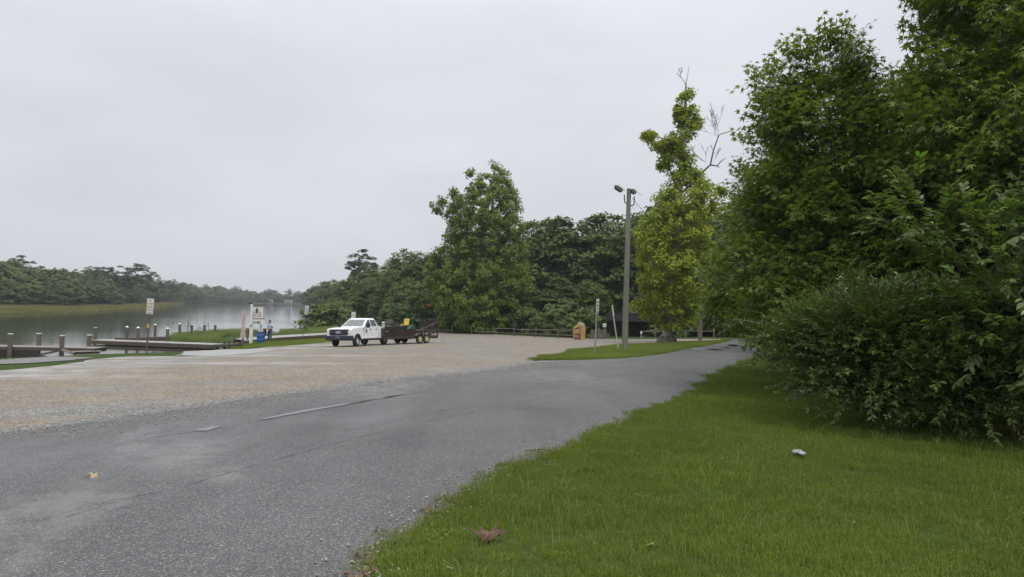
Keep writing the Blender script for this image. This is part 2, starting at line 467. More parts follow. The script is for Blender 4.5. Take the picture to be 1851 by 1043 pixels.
def ground_mats():
    # grass-covered soil
    m, n, l, b = nodes_of('turf_soil'); co = objco(n, l)
    a = noise(n, l, 0.25, 5, 0.6, co); c = noise(n, l, 9, 4, 0.7, co)
    r1 = ramp(n, [(0.3, (.033, .055, .011)), (0.55, (.046, .074, .015)), (0.75, (.062, .080, .022))]); l.new(a.outputs[0], r1.inputs[0])
    r2 = ramp(n, [(0.3, (.5, .5, .5)), (0.7, (1.25, 1.25, 1.2))]); l.new(c.outputs[0], r2.inputs[0])
    l.new(mixc(n, l, 1.0, r1.outputs[0], r2.outputs[0], 'MULTIPLY'), b.inputs['Base Color'])
    b.inputs['Roughness'].default_value = 0.9; b.inputs['Specular IOR Level'].default_value = 0.1
    bump(n, l, c.outputs[0], b, 0.8, 0.05); MATS['turf'] = m
    # forest floor, mud
    MATS['mud'] = mat('mud', (.05, .042, .03), 0.8, scale=1.5, bmp=0.6, spec=.2)
    # wet chip-seal asphalt
    m, n, l, b = nodes_of('asphalt'); co = objco(n, l)
    v = n.new('ShaderNodeTexVoronoi'); v.inputs['Scale'].default_value = 105; l.new(co, v.inputs['Vector'])
    f = noise(n, l, 40, 3, 0.6, co)
    big = noise(n, l, 0.35, 5, 0.62, co)
    st = noise(n, l, 0.8, 4, 0.6, objco(n, l, (1.0, 0.18, 1), rot=(0, 0, R(24))))
    s = n.new('ShaderNodeSeparateColor'); l.new(v.outputs['Color'], s.inputs[0])
    r1 = ramp(n, [(0.0, (.026, .026, .027)), (0.45, (.053, .053, .054)), (0.80, (.090, .089, .088)), (0.95, (.155, .152, .145)), (1.0, (.29, .28, .255))])
    l.new(s.outputs[0], r1.inputs[0])
    r2 = ramp(n, [(0.28, (.72, .72, .75)), (0.5, (1, 1, 1)), (0.72, (1.22, 1.21, 1.2))])
    mm = n.new('ShaderNodeMath'); mm.operation = 'MULTIPLY_ADD'; mm.inputs[1].default_value = .5; l.new(big.outputs[0], mm.inputs[0])
    m3 = n.new('ShaderNodeMath'); m3.operation = 'MULTIPLY'; m3.inputs[1].default_value = .5; l.new(st.outputs[0], m3.inputs[0]); l.new(m3.outputs[0], mm.inputs[2])
    l.new(mm.outputs[0], r2.inputs[0])
    # shallow hollows that hold silt and rain
    wetf = spots(n, l, [(a_, b_, c_ * 1.8, d_ * 2.2) for a_, b_, c_, d_ in ((130, 915, .75, .16), (30, 925, .5, .2), (200, 905, .35, .08), (40, 1002, .25, .09), (415, 858, .3, .1), (250, 795, .9, .12), (640, 700, 1.6, .5), (700, 690, 1.6, .4), (840, 672, 2.0, .8), (1010, 680, 2.5, .6), (330, 820, .8, .25))], co)
    base = mixc(n, l, 1.0, r1.outputs[0], r2.outputs[0], 'MULTIPLY')
    w8 = n.new('ShaderNodeMath'); w8.operation = 'MULTIPLY'; w8.inputs[1].default_value = .5; l.new(wetf, w8.inputs[0])
    l.new(mixc(n, l, w8.outputs[0], base, (.19, .186, .178)), b.inputs['Base Color'])
    rr = n.new('ShaderNodeMath'); rr.operation = 'MULTIPLY_ADD'; rr.inputs[1].default_value = -.24; l.new(wetf, rr.inputs[0])
    l.new(maprange(n, l, mm.outputs[0], .38, .62, .62, .38), rr.inputs[2]); l.new(rr.outputs[0], b.inputs['Roughness'])
    b.inputs['Specular IOR Level'].default_value = 0.5
    bump(n, l, v.outputs['Distance'], b, 0.55, 0.006); MATS['asphalt'] = m
    # tan and grey gravel
    m, n, l, b = nodes_of('gravel'); co = objco(n, l)
    v = n.new('ShaderNodeTexVoronoi'); v.inputs['Scale'].default_value = 32; l.new(co, v.inputs['Vector'])
    s = n.new('ShaderNodeSeparateColor'); l.new(v.outputs['Color'], s.inputs[0])
    tan = ramp(n, [(0.0, (.085, .072, .054)), (0.3, (.165, .139, .104)), (0.65, (.232, .197, .147)), (0.9, (.31, .268, .208)), (1.0, (.46, .42, .35))]); l.new(s.outputs[0], tan.inputs[0])
    gry = ramp(n, [(0.0, (.07, .068, .064)), (0.4, (.155, .15, .14)), (0.8, (.24, .235, .22)), (1.0, (.40, .39, .36))]); l.new(s.outputs[1], gry.inputs[0])
    big = noise(n, l, 1.0, 5, 0.65, objco(n, l, (.12, .34, 1), rot=(0, 0, R(-14))), 0.6)
    k = maprange(n, l, big.outputs[0], .46, .62)
    c = mixc(n, l, k, tan.outputs[0], gry.outputs[0])
    wet = noise(n, l, 1.0, 6, 0.7, objco(n, l, (.16, .9, 1), rot=(0, 0, R(-8))), 0.8)
    pale = maprange(n, l, wet.outputs[0], .64, .76, 0, .45)
    lime = spots(n, l, [(-30, 678, 6, 1.6), (20, 668, 5, 1.5), (70, 661, 5, 1.4), (120, 656, 5, 1.3), (180, 651, 5, 1.2), (240, 646, 4, 1.2), (300, 643, 4, 1.3), (360, 640, 4, 1.4), (430, 636, 4, 2.2), (500, 629, 4, 1.5), (560, 624, 4, 1.5), (600, 622, 3, 1.2), (430, 655, 5, 1.0), (520, 642, 6, 1.2), (320, 655, 5, .9)], co, (.36, .60), .9, -6)
    pm = n.new('ShaderNodeMath'); pm.operation = 'MAXIMUM'; l.new(pale, pm.inputs[0]); l.new(lime, pm.inputs[1]); pale = pm.outputs[0]
    c = mixc(n, l, pale, c, (.32, .315, .30))
    shade = ramp(n, [(0.3, (.78, .78, .78)), (0.7, (1.12, 1.12, 1.12))]); l.new(noise(n, l, .7, 6, .7, co).outputs[0], shade.inputs[0])
    l.new(mixc(n, l, 1.0, c, shade.outputs[0], 'MULTIPLY'), b.inputs['Base Color'])
    l.new(maprange(n, l, pale, 0, 1, .8, .45), b.inputs['Roughness']); b.inputs['Specular IOR Level'].default_value = .35
    bump(n, l, v.outputs['Distance'], b, 0.7, 0.02); MATS['gravel'] = m
    # grey gravel shoulder
    m, n, l, b = nodes_of('crushed_stone'); co = objco(n, l)
    v = n.new('ShaderNodeTexVoronoi'); v.inputs['Scale'].default_value = 30; l.new(co, v.inputs['Vector'])
    s = n.new('ShaderNodeSeparateColor'); l.new(v.outputs['Color'], s.inputs[0])
    g2 = ramp(n, [(0.0, (.06, .06, .06)), (0.5, (.13, .13, .132)), (0.85, (.21, .21, .21)), (1.0, (.36, .35, .33))]); l.new(s.outputs[0], g2.inputs[0])
    l.new(g2.outputs[0], b.inputs['Base Color']); b.inputs['Roughness'].default_value = .7
    bump(n, l, v.outputs['Distance'], b, .7, .015); MATS['crushed_stone'] = m
    MATS['concrete'] = mat('wet_concrete', (.29, .285, .27), 0.45, scale=1.6, var=.45, bmp=.2)
    # water
    m, n, l, b = nodes_of('river_water')
    b.inputs['Base Color'].default_value = (.020, .021, .014, 1); b.inputs['Roughness'].default_value = .06; b.inputs['IOR'].default_value = 1.33
    b.inputs['Specular IOR Level'].default_value = .5
    w1 = noise(n, l, 1.1, 4, .6, objco(n, l, (.5, 1.6, 1))); w2 = noise(n, l, .13, 3, .5, objco(n, l, (.35, 1.2, 1)))
    calm = maprange(n, l, noise(n, l, .02, 4, .6, objco(n, l, (.5, 2.5, 1))).outputs[0], .4, .65, .12, .45)
    ad = n.new('ShaderNodeMath'); ad.operation = 'MULTIPLY_ADD'; ad.inputs[1].default_value = 2.2
    l.new(w2.outputs[0], ad.inputs[0]); l.new(w1.outputs[0], ad.inputs[2])
    bp = bump(n, l, ad.outputs[0], b, .5, .028); l.new(calm, bp.inputs['Strength']); MATS['water'] = m
    m, n, l, b = nodes_of('puddle_water')
    b.inputs['Base Color'].default_value = (.05, .05, .05, 1); b.inputs['Roughness'].default_value = .04; b.inputs['IOR'].default_value = 1.33
    MATS['puddle'] = m
    m, n, l, b = nodes_of('thin_film')
    b.inputs['Base Color'].default_value = (.25, .25, .25, 1); b.inputs['Roughness'].default_value = .22; b.inputs['IOR'].default_value = 1.5
    MATS['film'] = m
ground_mats()

# the ground: one sheet to the horizon, finer towards the middle
def ground_sheet():
    t = np.linspace(-1, 1, 281); a = 5.6
    xs = np.sinh(a * t) / np.sinh(a) * 1500 - 8; ys = np.sinh(a * t) / np.sinh(a) * 1700 + 22
    X, Y = np.meshgrid(xs, ys, indexing='ij'); Z = height(X, Y)
    n = len(t); V = np.stack([X, Y, Z], -1).reshape(-1, 3)
    i, j = np.meshgrid(np.arange(n - 1), np.arange(n - 1), indexing='ij'); k = (i * n + j).ravel()
    F = np.stack([k, k + n, k + n + 1, k + 1], 1)
    me = leaves_mesh('ground', np.zeros((4, 3)), np.zeros((0, 3)), np.zeros((0, 3, 3)), np.zeros(0), (V, F))
    me.shade_smooth()
    o = link('ground', me, MATS['turf']); o['kind'] = 'structure'
ground_sheet()
me = bpy.data.meshes.new('river'); me.from_pydata([(-1400, -300, 0), (1400, -300, 0), (1400, 1600, 0), (-1400, 1600, 0)], [], [(0, 1, 2, 3)])
link('river', me, MATS['water'])['kind'] = 'structure'

def pix(*p): return [at(u, v) for u, v in p]
# road
road_right = [(1.2, -6), (.4, 0)] + [(0.55, 2.2)] + pix((640, 1043), (673, 997), (733, 961), (795, 921), (866, 875), (910, 846), (990, 819), (1070, 784), (1105, 766), (1158, 746),
            (1211, 728), (1247, 708), (1291, 686), (1331, 666.5), (1364, 649), (1392, 632), (1412, 620))
road_left_far = pix((1402, 607.5), (1350, 610.5), (1310, 617), (1290, 621), (1250, 627.5), (1209, 635), (1165, 643), (1120, 647))
road_left = road_left_far + pix((968, 655), (910, 666.5), (812, 677.6), (688, 688.6), (618, 700), (463, 719), (348, 736.5), (232, 752), (127, 767), (0, 783), (-200, 812)) + [(-22, -6)]
ra, rb = road_right[-1], road_left_far[0]
ROAD = [*road_right[:-1], ra, (ra[0] + 14, ra[1] + 10), (rb[0] + 24, rb[1] + 14), *road_left]
ROAD = [(x + (.3 if i < len(road_right) - 3 else 0), y) for i, (x, y) in enumerate(ROAD)]
road = sheet('road', ROAD, .050, MATS['asphalt'], 1.0, (.18, .09, 3.0, 1.7))
# gravel lot
LOT = pix((-200, 840), (0, 805), (232, 775), (463, 737), (688, 703), (900, 672), (968, 658), (1026, 640), (1037, 634), (1074, 631), (1120, 624.5), (1185, 623), (1225, 620), (1282, 618), (1310, 616),
          (1300, 612), (1230, 612), (1150, 612.5), (1060, 612), (1000, 609), (900, 604), (800, 600.5), (700, 598.5), (640, 604), (608, 615),
          (560, 621), (500, 625.5), (440, 630.5), (380, 642), (330, 643), (230, 643), (170, 648), (100, 660), (0, 668), (-160, 678))
LOT = [(-26, 2), (-12, -2), (-6, 6)] + LOT
lot = sheet('gravel_lot', LOT, .022, MATS['gravel'], 0.9, (.35, .30, 8.0, .9))
# grey stone shoulder along the asphalt
SH = pix((-200, 812), (0, 786), (127, 770), (232, 755), (348, 739), (463, 722), (618, 703), (688, 691), (812, 680), (910, 669), (968, 657), (1100, 650), (1090, 645), (960, 652), (905, 660), (812, 672), (688, 682.5), (618, 693), (463, 712), (348, 729.5), (232, 744.5), (127, 759), (0, 776), (-200, 802))
sheet('gravel_shoulder', SH, .036, MATS['crushed_stone'], 0.8, (.2, .10, 11., 2.0))
sheet('gravel_shoulder', pix((-80, 668), (0, 657.5), (60, 655), (130, 650), (165, 645.5), (90, 643.5), (0, 650), (-80, 656)), .030, MATS['crushed_stone'], .8, (.15, .5, 14., 1.5))
# pale concrete apron and boat ramp
sheet('boat_ramp', pix((316, 641.5), (334, 635.4), (346, 632.8), (400, 631.2), (470, 630), (500, 632), (452, 638), (390, 643)), .032, MATS['concrete'], .8, (.2, .35, 21., 1.2))
# grass verge under the light pole and lawn
VERGE = pix((961, 651), (985, 644), (1026, 640), (1037, 633), (1074, 630), (1120, 623.5), (1185, 622), (1225, 619), (1282, 617), (1308, 615.5), (1310, 617.3), (1290, 621.3), (1250, 628), (1209, 635.5), (1165, 643.5), (1120, 647.5), (1040, 650))
sheet('grass_verge', VERGE, .068, MATS['turf'], 0.8, (.2, .16, 31., 1.6))
def lawn_h(x, y): return height(x, y) + 0.010 * np.sin(x * 1.3 + 1) * np.sin(y * .9)
LAWN = [(0.70, 2.2), (.55, 0), (1.3, -6), (30, -6), (40, 20), (34, 62)] + [(ra[0] + 14.3, ra[1] + 9), (ra[0] + .6, ra[1] + .2)] + [(x + .035 + .004 * y, y) for x, y in road_right[3:-1][::-1]]
LAWN_RAG = ragged(LAWN, .12, .085, 2.0, 1.5)
sheet('lawn', LAWN_RAG, .056, MATS['turf'], 0.7, None, lawn_h)
mat('brown_earth', (.12, .075, .04), .85, scale=12, bmp=.5)
# water standing on the asphalt
def pool(name, pts, m, dz=.058, rag=(.12, .06, 3., 3.), grid=.8): return sheet(name, pix(*pts), dz, m, grid, rag)
pool('puddle', ((1274, 631.5), (1290, 633.3), (1308, 633.2), (1304, 631.6), (1285, 630.8)), MATS['puddle'])
pool('puddle', ((1300, 628.3), (1316, 630.2), (1323, 629), (1312, 627.6)), MATS['puddle'])
pool('puddle', ((1312, 625.2), (1326, 626.6), (1338, 625.4), (1330, 622.8), (1318, 622.7)), MATS['puddle'])
pool('wet_film', ((1240, 631.5), (1270, 633), (1280, 631.2), (1262, 629)), MATS['film'])
pool('wet_film', ((346, 779), (375, 779.5), (402, 771), (385, 770.6)), MATS['puddle'], rag=(.05, .03, 5., 4.))
pool('wet_film', ((462, 760.5), (490, 756.5), (560, 743.6), (620, 733), (700, 718.6), (745, 711.5), (700, 717), (620, 730.9), (555, 741.2), (500, 752)), MATS['puddle'], rag=(.08, .025, 7., 4.))

# cracks and the paving seam
CRK = mat('crack_tar', (.032, .032, .032), .6, bmp=0)
def crack(pts, w, seed=0.0, amp=.03):
    P = [Vector((*at(u, v), 0)) for u, v in pts]; out = []
    for a, b in zip(P[:-1], P[1:]):
        k = max(2, int((b - a).length / .12)); 
        for j in range(k):
            q = a.lerp(b, j / k); d = (b - a).normalized(); nn = Vector((-d.y, d.x, 0)); q2 = q + nn * amp * (mnoise.noise(Vector((q.x * 2, q.y * 2, seed))) + .5 * mnoise.noise(Vector((q.x * 7, q.y * 7, seed)))); out.append((q2, nn))
    V = []; F = []; Xs = np.array([p.x for p, _ in out]); Ys = np.array([p.y for p, _ in out]); Z = height(Xs, Ys) + .055
    for i, (p, nn) in enumerate(out):
        ww = w * (.12 + abs(mnoise.noise(Vector((p.x * 3, p.y * 3, seed + 9)))) * 2.2); a, b = p + nn * ww, p - nn * ww; V += [(a.x, a.y, Z[i]), (b.x, b.y, Z[i])]
        if i: F.append((2 * i - 2, 2 * i - 1, 2 * i + 1, 2 * i))
    me = bpy.data.meshes.new('road_crack'); me.from_pydata(V, [], F); me.update(); o = link('road_crack', me, CRK); o['kind'] = 'structure'
crack([(120, 935), (240, 898), (330, 880), (430, 850), (530, 822), (640, 793), (760, 765), (870, 742), (1000, 715), (1110, 690)], .006, 1)
crack([(620, 779), (700, 762), (780, 747), (840, 735)], .006, 2)
crack([(240, 796), (345, 782), (460, 763), (600, 738), (760, 709), (860, 690)], .010, 3)
crack([(990, 700), (1060, 690), (1120, 680), (1190, 664)], .012, 4)
crack([(940, 668), (1010, 664), (1090, 660), (1160, 650)], .02, 6)
# ================================================================== docks, boardwalk
WOOD_G = mat('weathered_grey_wood', (.26, .24, .21), .75, scale=3, stretch=(1, 8, 8), var=.4, bmp=.4)
WOOD_D = mat('dark_wet_wood', (.085, .065, .05), .7, scale=3, var=.45, bmp=.4)
WOOD_DECK = mat('wet_deck_boards', (.36, .34, .32), .32, scale=2.5, stretch=(8, 1, 8), var=.3, bmp=.2)
PILE_W = mat('treated_pile_wood', (.11, .098, .072), .75, scale=5, stretch=(1, 1, .25), var=.4, bmp=.4)
CAP_W = mat('white_cap', (.72, .72, .70), .5, var=.12)
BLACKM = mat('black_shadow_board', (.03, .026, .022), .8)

def decking(mb, a, b, wide, z0, z1, pitch=.15, th=.04, drop=None):
    """boards across a walk from a to b (its near edge); wide = offset vector to the far edge"""
    a, b, w = Vector((*a, z0)), Vector((*b, z1)), Vector((*wide, 0)); d = b - a; n = max(2, int(d.length / pitch))
    for i in range(n):
        p = a + d * ((i + .5) / n); e = random.uniform(-.012, .012)
        dn = d.normalized(); q = pitch * .46
        o = Vector((0, 0, random.uniform(-.006, .006)))
        pts = [p - dn * q - w.normalized() * (.03 + e), p + dn * q - w.normalized() * (.03 + e), p + dn * q + w * (1) + w.normalized() * .03, p - dn * q + w + w.normalized() * .03]
        lo = [x + o - Vector((0, 0, th)) for x in pts]; hi = [x + o for x in pts]
        mb.add(lo + hi, [(0, 3, 2, 1), (4, 5, 6, 7), (0, 1, 5, 4), (1, 2, 6, 5), (2, 3, 7, 6), (3, 0, 4, 7)])
def walk(name, label, a, b, wide, z0, z1, piles, root=None, cat='dock', fascia=.24, group=None, deckm=None, under=True, pile_r=.13):
    a3, b3 = Vector((*a, z0)), Vector((*b, z1)); w = Vector((*wide, 0))
    if root is None: root = empty(name, (a3.x, a3.y, 0), 0, label, cat, group)
    inv = Matrix.Translation((-root.location.x, -root.location.y, 0))
    def put(nm, mb, m, **k):
        mb.v = [tuple(inv @ Vector(p)) for p in mb.v]; return mb.build(nm, m, root, **k)
    mb = MB(); decking(mb, a, b, wide, z0, z1); d_ = put('decking', mb, deckm or WOOD_DECK); d_['kind'] = 'stuff'
    dn = (b3 - a3).normalized(); wn_ = w.normalized()
    for off in (Vector(), w):
        sgn = -1 if off.length == 0 else 1
        mb = MB(); q = wn_ * sgn * .0
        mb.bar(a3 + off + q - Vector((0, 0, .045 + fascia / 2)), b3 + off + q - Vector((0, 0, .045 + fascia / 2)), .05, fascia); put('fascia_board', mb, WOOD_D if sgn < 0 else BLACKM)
    if under:
        n = max(2, int((b3 - a3).length / 2.4))
        for i in range(n + 1):
            p = a3.lerp(b3, i / n); mb = MB()
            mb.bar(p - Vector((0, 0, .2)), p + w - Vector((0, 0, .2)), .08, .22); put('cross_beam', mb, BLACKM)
    for (x, y, top, cap) in piles:
        mb = MB(); g = min(gz(x, y), 0) - .5
        mb.tube([(x, y, g), (x + random.uniform(-.02, .02), y, top)], [pile_r * 1.08, pile_r], 12); p = put('pile', mb, PILE_W, smooth=40)
        if cap:
            c = MB(); h = .14 if cap == 2 else .05
            c.tube([(x, y, top + .003), (x, y, top + .04), (x, y, top + h)], [pile_r * 1.12, pile_r * 1.15, .02 if cap == 2 else pile_r * 1.1], 12)
            c.v = [tuple(inv @ Vector(q)) for q in c.v]; c.build('pile_cap', CAP_W, p, smooth=30)
    return root, put
Z1 = .55
a = wat(-90, 624.2, Z1); b = wat(172, 629.3, Z1)
a, b = Vector(a), Vector(b); dn = (b - a).normalized(); w = Vector((-dn.y, dn.x)) * 1.5
def on(u, back=0.0):
    """a point on the near (or far) edge of the left dock at picture column u"""
    best = None
    for k in range(0, 401):
        p = a.lerp(b, k / 400) + w * back; q = wat_col(p.x, p.y, Z1)
        if best is None or abs(q - u) < best[0]: best = (abs(q - u), p)
    return best[1]
def wat_col(x, y, z):
    c = CAM_R.transposed() @ Vector((x, y, z - CAM_Z)); return 925.5 + FPX * c.x / -c.z
piles = []
for u, back, top in ((18, -.1, 1.45), (112, -.1, 1.40), (-62, -.1, 1.45), (70, 1.12, 1.42), (161, 1.12, 1.38), (-30, 1.12, 1.4)):
    p = on(u, back); piles.append((p.x, p.y, top, 1))
root, put = walk('wooden_dock', 'weathered fixed wooden dock with four capped piles at the left edge of the frame', a, b, w, Z1, Z1, piles, pile_r=.15, fascia=.22, deckm=WOOD_G)
# plank skirt and steps down at its right end
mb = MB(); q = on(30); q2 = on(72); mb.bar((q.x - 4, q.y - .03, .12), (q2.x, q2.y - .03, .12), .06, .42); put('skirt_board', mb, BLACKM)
for i, (u0, u1, zz) in enumerate(((128, 179, .33), (134, 187, .12))):
    p0 = Vector(wat(u0, 0 + 636 + i * 5, zz)); p1 = Vector(wat(u1, 634.5 + i * 5.6, zz)); mb = MB()
    mb.box(((p0.x + p1.x) / 2, (p0.y + p1.y) / 2 + .15, zz), ((p1 - p0).length, .55, .05), (0, 0, math.atan2(p1.y - p0.y, p1.x - p0.x))); put('step', mb, WOOD_G)
    mb = MB(); mb.box(((p0.x + p1.x) / 2, (p0.y + p1.y) / 2 + .25, zz - .14), ((p1 - p0).length * .85, .4, .2), (0, 0, math.atan2(p1.y - p0.y, p1.x - p0.x))); put('step_riser', mb, WOOD_D)
p = on(112, -.2); e_ = on(84, -.2)
mb = MB(); mb.bar((p.x, p.y - .1, .38), (e_.x - .3, e_.y - .3, .02), .12, .14); put('brace', mb, WOOD_D)
mb = MB(); mb.bar((p.x + .1, p.y - .12, .42), (p.x + 1.3, p.y - .2, .05), .1, .16); put('brace', mb, WOOD_G)
bp = on(172); mb = MB(); mb.tube([(bp.x - .1, bp.y + .2, -.8), (bp.x - .1, bp.y + .2, .55)], .14, 10); put('pile', mb, PILE_W, smooth=40)

# long low dock reaching out over the water
Z2 = .42
A2, B2 = Vector(wat(164, 614.6, Z2)), Vector(wat(384, 622.8, Z2)); d2 = (B2 - A2).normalized(); w2 = Vector((-d2.y, d2.x)) * 1.7
def colpile(u, v, top, z=Z2, cap=2):
    x, y = wat(u, v, z); return (x, y, top, cap)
PT = Z2 + .95
pl = [colpile(172, 611.5, PT + .02, cap=1), colpile(229, 611.8, PT + .1), colpile(249, 613.6, PT + .1), colpile(302, 615.4, PT + .12)]
walk('floating_dock', 'long low dock with pale wet boards reaching out from the boat ramp', A2, B2, w2, Z2, Z2, pl, fascia=.30)
Z3 = .45
A3, B3 = Vector(wat(222, 611.6, Z3)), Vector(wat(326, 608.2, Z3)); d3 = (B3 - A3).normalized(); w3 = Vector((-d3.y, d3.x)) * 1.2
B4 = Vector(wat(400, 605.9, Z3))
pl = [colpile(280, 607.6, PT + .2, Z3), colpile(324.5, 606.4, PT + .25, Z3), colpile(346.5, 605.6, PT + .15, Z3, 1), colpile(369, 605, PT + .15, Z3, 1), colpile(388.5, 605, PT + .15, Z3, 1)]
walk('finger_dock', 'narrow dark dock behind the long low one, partly hidden by marsh grass', A3, B4, w3, Z3, Z3, pl, fascia=.34, deckm=WOOD_D)
# boardwalk on the bank
pts = [((-14.2, 80.0), 1.12), (wat(596, 604.3, 1.12), 1.12), (wat(505, 609.7, 1.12), 1.12), (wat(450, 614.5, 1.05), 1.05), (wat(424, 620.5, .72), .72), (wat(384, 622.6, .46), .46)]
root = empty('boardwalk', (pts[2][0][0], pts[2][0][1], 0), 0, 'pale plank boardwalk along the grassy bank behind the blue barrel and the truck', 'boardwalk')
offs = []
for i in range(len(pts)):
    p0 = Vector(pts[max(0, i - 1)][0]); p1 = Vector(pts[min(len(pts) - 1, i + 1)][0]); d = (p1 - p0).normalized(); offs.append(Vector((d.y, -d.x)) * 2.1)
inv = Matrix.Translation((-root.location.x, -root.location.y, 0))
deck = MB()
for i in range(len(pts) - 1):
    a0, za = pts[i]; b0, zb = pts[i + 1]; a3 = Vector((*a0, za)); b3 = Vector((*b0, zb)); n = max(2, int((b3 - a3).length / .15))
    for k in range(n):
        t0, t1 = k / n + .03 / n, (k + 1) / n - .06 / n; oo = random.uniform(-.005, .005)
        P = []
        for t in (t0, t1):
            e0 = a3.lerp(b3, t) + Vector((0, 0, oo)); f0 = e0 + Vector((*offs[i].lerp(offs[i + 1], t), 0)); P += [e0, f0]
        q = [P[0], P[2], P[3], P[1]]; lo = [x - Vector((0, 0, .04)) for x in q]
        deck.add([tuple(inv @ x) for x in lo + q], [(0, 3, 2, 1), (4, 5, 6, 7), (0, 1, 5, 4), (1, 2, 6, 5), (2, 3, 7, 6), (3, 0, 4, 7)])
    for sd_ in (0, 1):
        m_ = MB(); s0 = a3 + Vector((*(offs[i] * sd_), 0)); s1 = b3 + Vector((*(offs[i + 1] * sd_), 0))
        m_.bar(s0 - Vector((0, 0, .16)), s1 - Vector((0, 0, .16)), .06, .2); m_.v = [tuple(inv @ Vector(q)) for q in m_.v]; m_.build('fascia_board', WOOD_D, root)
    for t in (.15, .5, .85):
        s0 = a3.lerp(b3, t); s1 = s0 + Vector((*offs[i], 0))
        for s_ in (s0.lerp(s1, .08), s0.lerp(s1, .92)):
            m_ = MB(); g = gz(s_.x, s_.y); m_.bar((s_.x, s_.y, g - .4), (s_.x, s_.y, s_.z - .06), .14)
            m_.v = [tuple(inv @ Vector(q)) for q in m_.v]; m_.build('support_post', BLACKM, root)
o = deck.build('decking', WOOD_DECK, root); o['kind'] = 'stuff'
# low dark landing beam between boat ramp and boardwalk
# ================================================================== vehicles, signs, poles, people
WHITE_P = mat('white_vehicle_paint', (.78, .79, .80), .28, var=.04, scale=2, bmp=0, coat=.6)
BLACK_P = mat('black_plastic', (.022, .022, .026), .5, var=.2, bmp=.05)
BLUEBLK = mat('dark_blue_black_bumper', (.022, .026, .045), .35, var=.1, bmp=0)
RUBBER = mat('tyre_rubber', (.022, .022, .022), .85, var=.2)
CHROME = mat('bright_alloy', (.55, .56, .57), .3, metal=.9, var=.1, bmp=0)
GLASS = mat('dark_window_glass', (.035, .05, .055), .04, var=.05, bmp=0, spec=.8)
def glass_pale():
    m, n, l, b = nodes_of('windshield_glass'); t = noise(n, l, 2.0, 2, .5, objco(n, l))
    r = ramp(n, [(.35, (.05, .07, .075)), (.7, (.12, .15, .15))]); l.new(t.outputs[0], r.inputs[0]); l.new(r.outputs[0], b.inputs['Base Color'])
    b.inputs['Roughness'].default_value = .03; b.inputs['Specular IOR Level'].default_value = .8; b.inputs['Coat Weight'].default_value = .5
    return m
WGLASS = glass_pale()
LAMP = mat('headlight_lens', (.62, .63, .62), .12, var=.1, bmp=0, metal=.3)
AMBER = mat('amber_lens', (.6, .25, .05), .3, bmp=0)
REDL = mat('red_lens', (.35, .02, .02), .25, bmp=0)
RUSTY = mat('brown_black_steel', (.045, .030, .027), .6, var=.4, scale=8)
GREEN_P = mat('mower_green', (.018, .07, .032), .35, var=.1, bmp=0)
YELLOW_P = mat('mower_yellow', (.55, .42, .05), .4, var=.08, bmp=0)
CREAM = mat('cream_rim', (.50, .45, .26), .45, var=.15, bmp=0)
GALV = mat('galvanised_steel', (.33, .34, .34), .5, metal=.5, var=.25, scale=10)
SIGN_W = mat('sign_white', (.66, .64, .60), .5, var=.12, scale=8, bmp=0)
SIGN_BK = mat('sign_lettering_black', (.03, .03, .03), .6, bmp=0)
SIGN_RD = mat('sign_lettering_red', (.30, .07, .06), .6, bmp=0)
WHITE_W = mat('white_painted_wood', (.68, .68, .66), .6, var=.15, scale=5)

def wheel(parent, x, y, r, wd, side, rim_m, rr=.62, steer=0.0, spokes=0):
    w = empty('wheel', (x, y, r)); w.parent = parent; w.rotation_euler = (0, 0, steer)
    mb = MB(); h = wd / 2
    mb.lathe([(r * rr, -h * .8), (r * .72, -h), (r * .93, -h * .95), (r, -h * .6), (r, -h * .1), (r * .985, 0), (r, h * .1), (r, h * .6), (r * .93, h * .95), (r * .72, h), (r * rr, h * .8)], 28)
    mb.build('tyre', RUBBER, w, smooth=30)
    mb = MB(); s = side
    mb.lathe([(r * rr, s * h * .8), (r * rr * .93, s * h * .78), (r * rr * .88, s * h * .45), (r * rr * .5, s * h * .55), (r * .2, s * h * .72), (r * .17, s * h * .95), (0.001, s * h * .98)], 24)
    rm = mb.build('rim', rim_m, w, smooth=35)
    mb = MB()
    for k in range(8 if spokes else 5):
        a = k * 2 * math.pi / (8 if spokes else 5); q = r * rr * .68
        mb.lathe([(.001, s * h * .66), (r * .075, s * h * .66), (r * .075, s * h * .42)], 8, Matrix.Translation((q * math.cos(a), 0, q * math.sin(a))))
    mb.build('rim_holes', BLACK_P, rm)['kind'] = 'stuff'
    return w

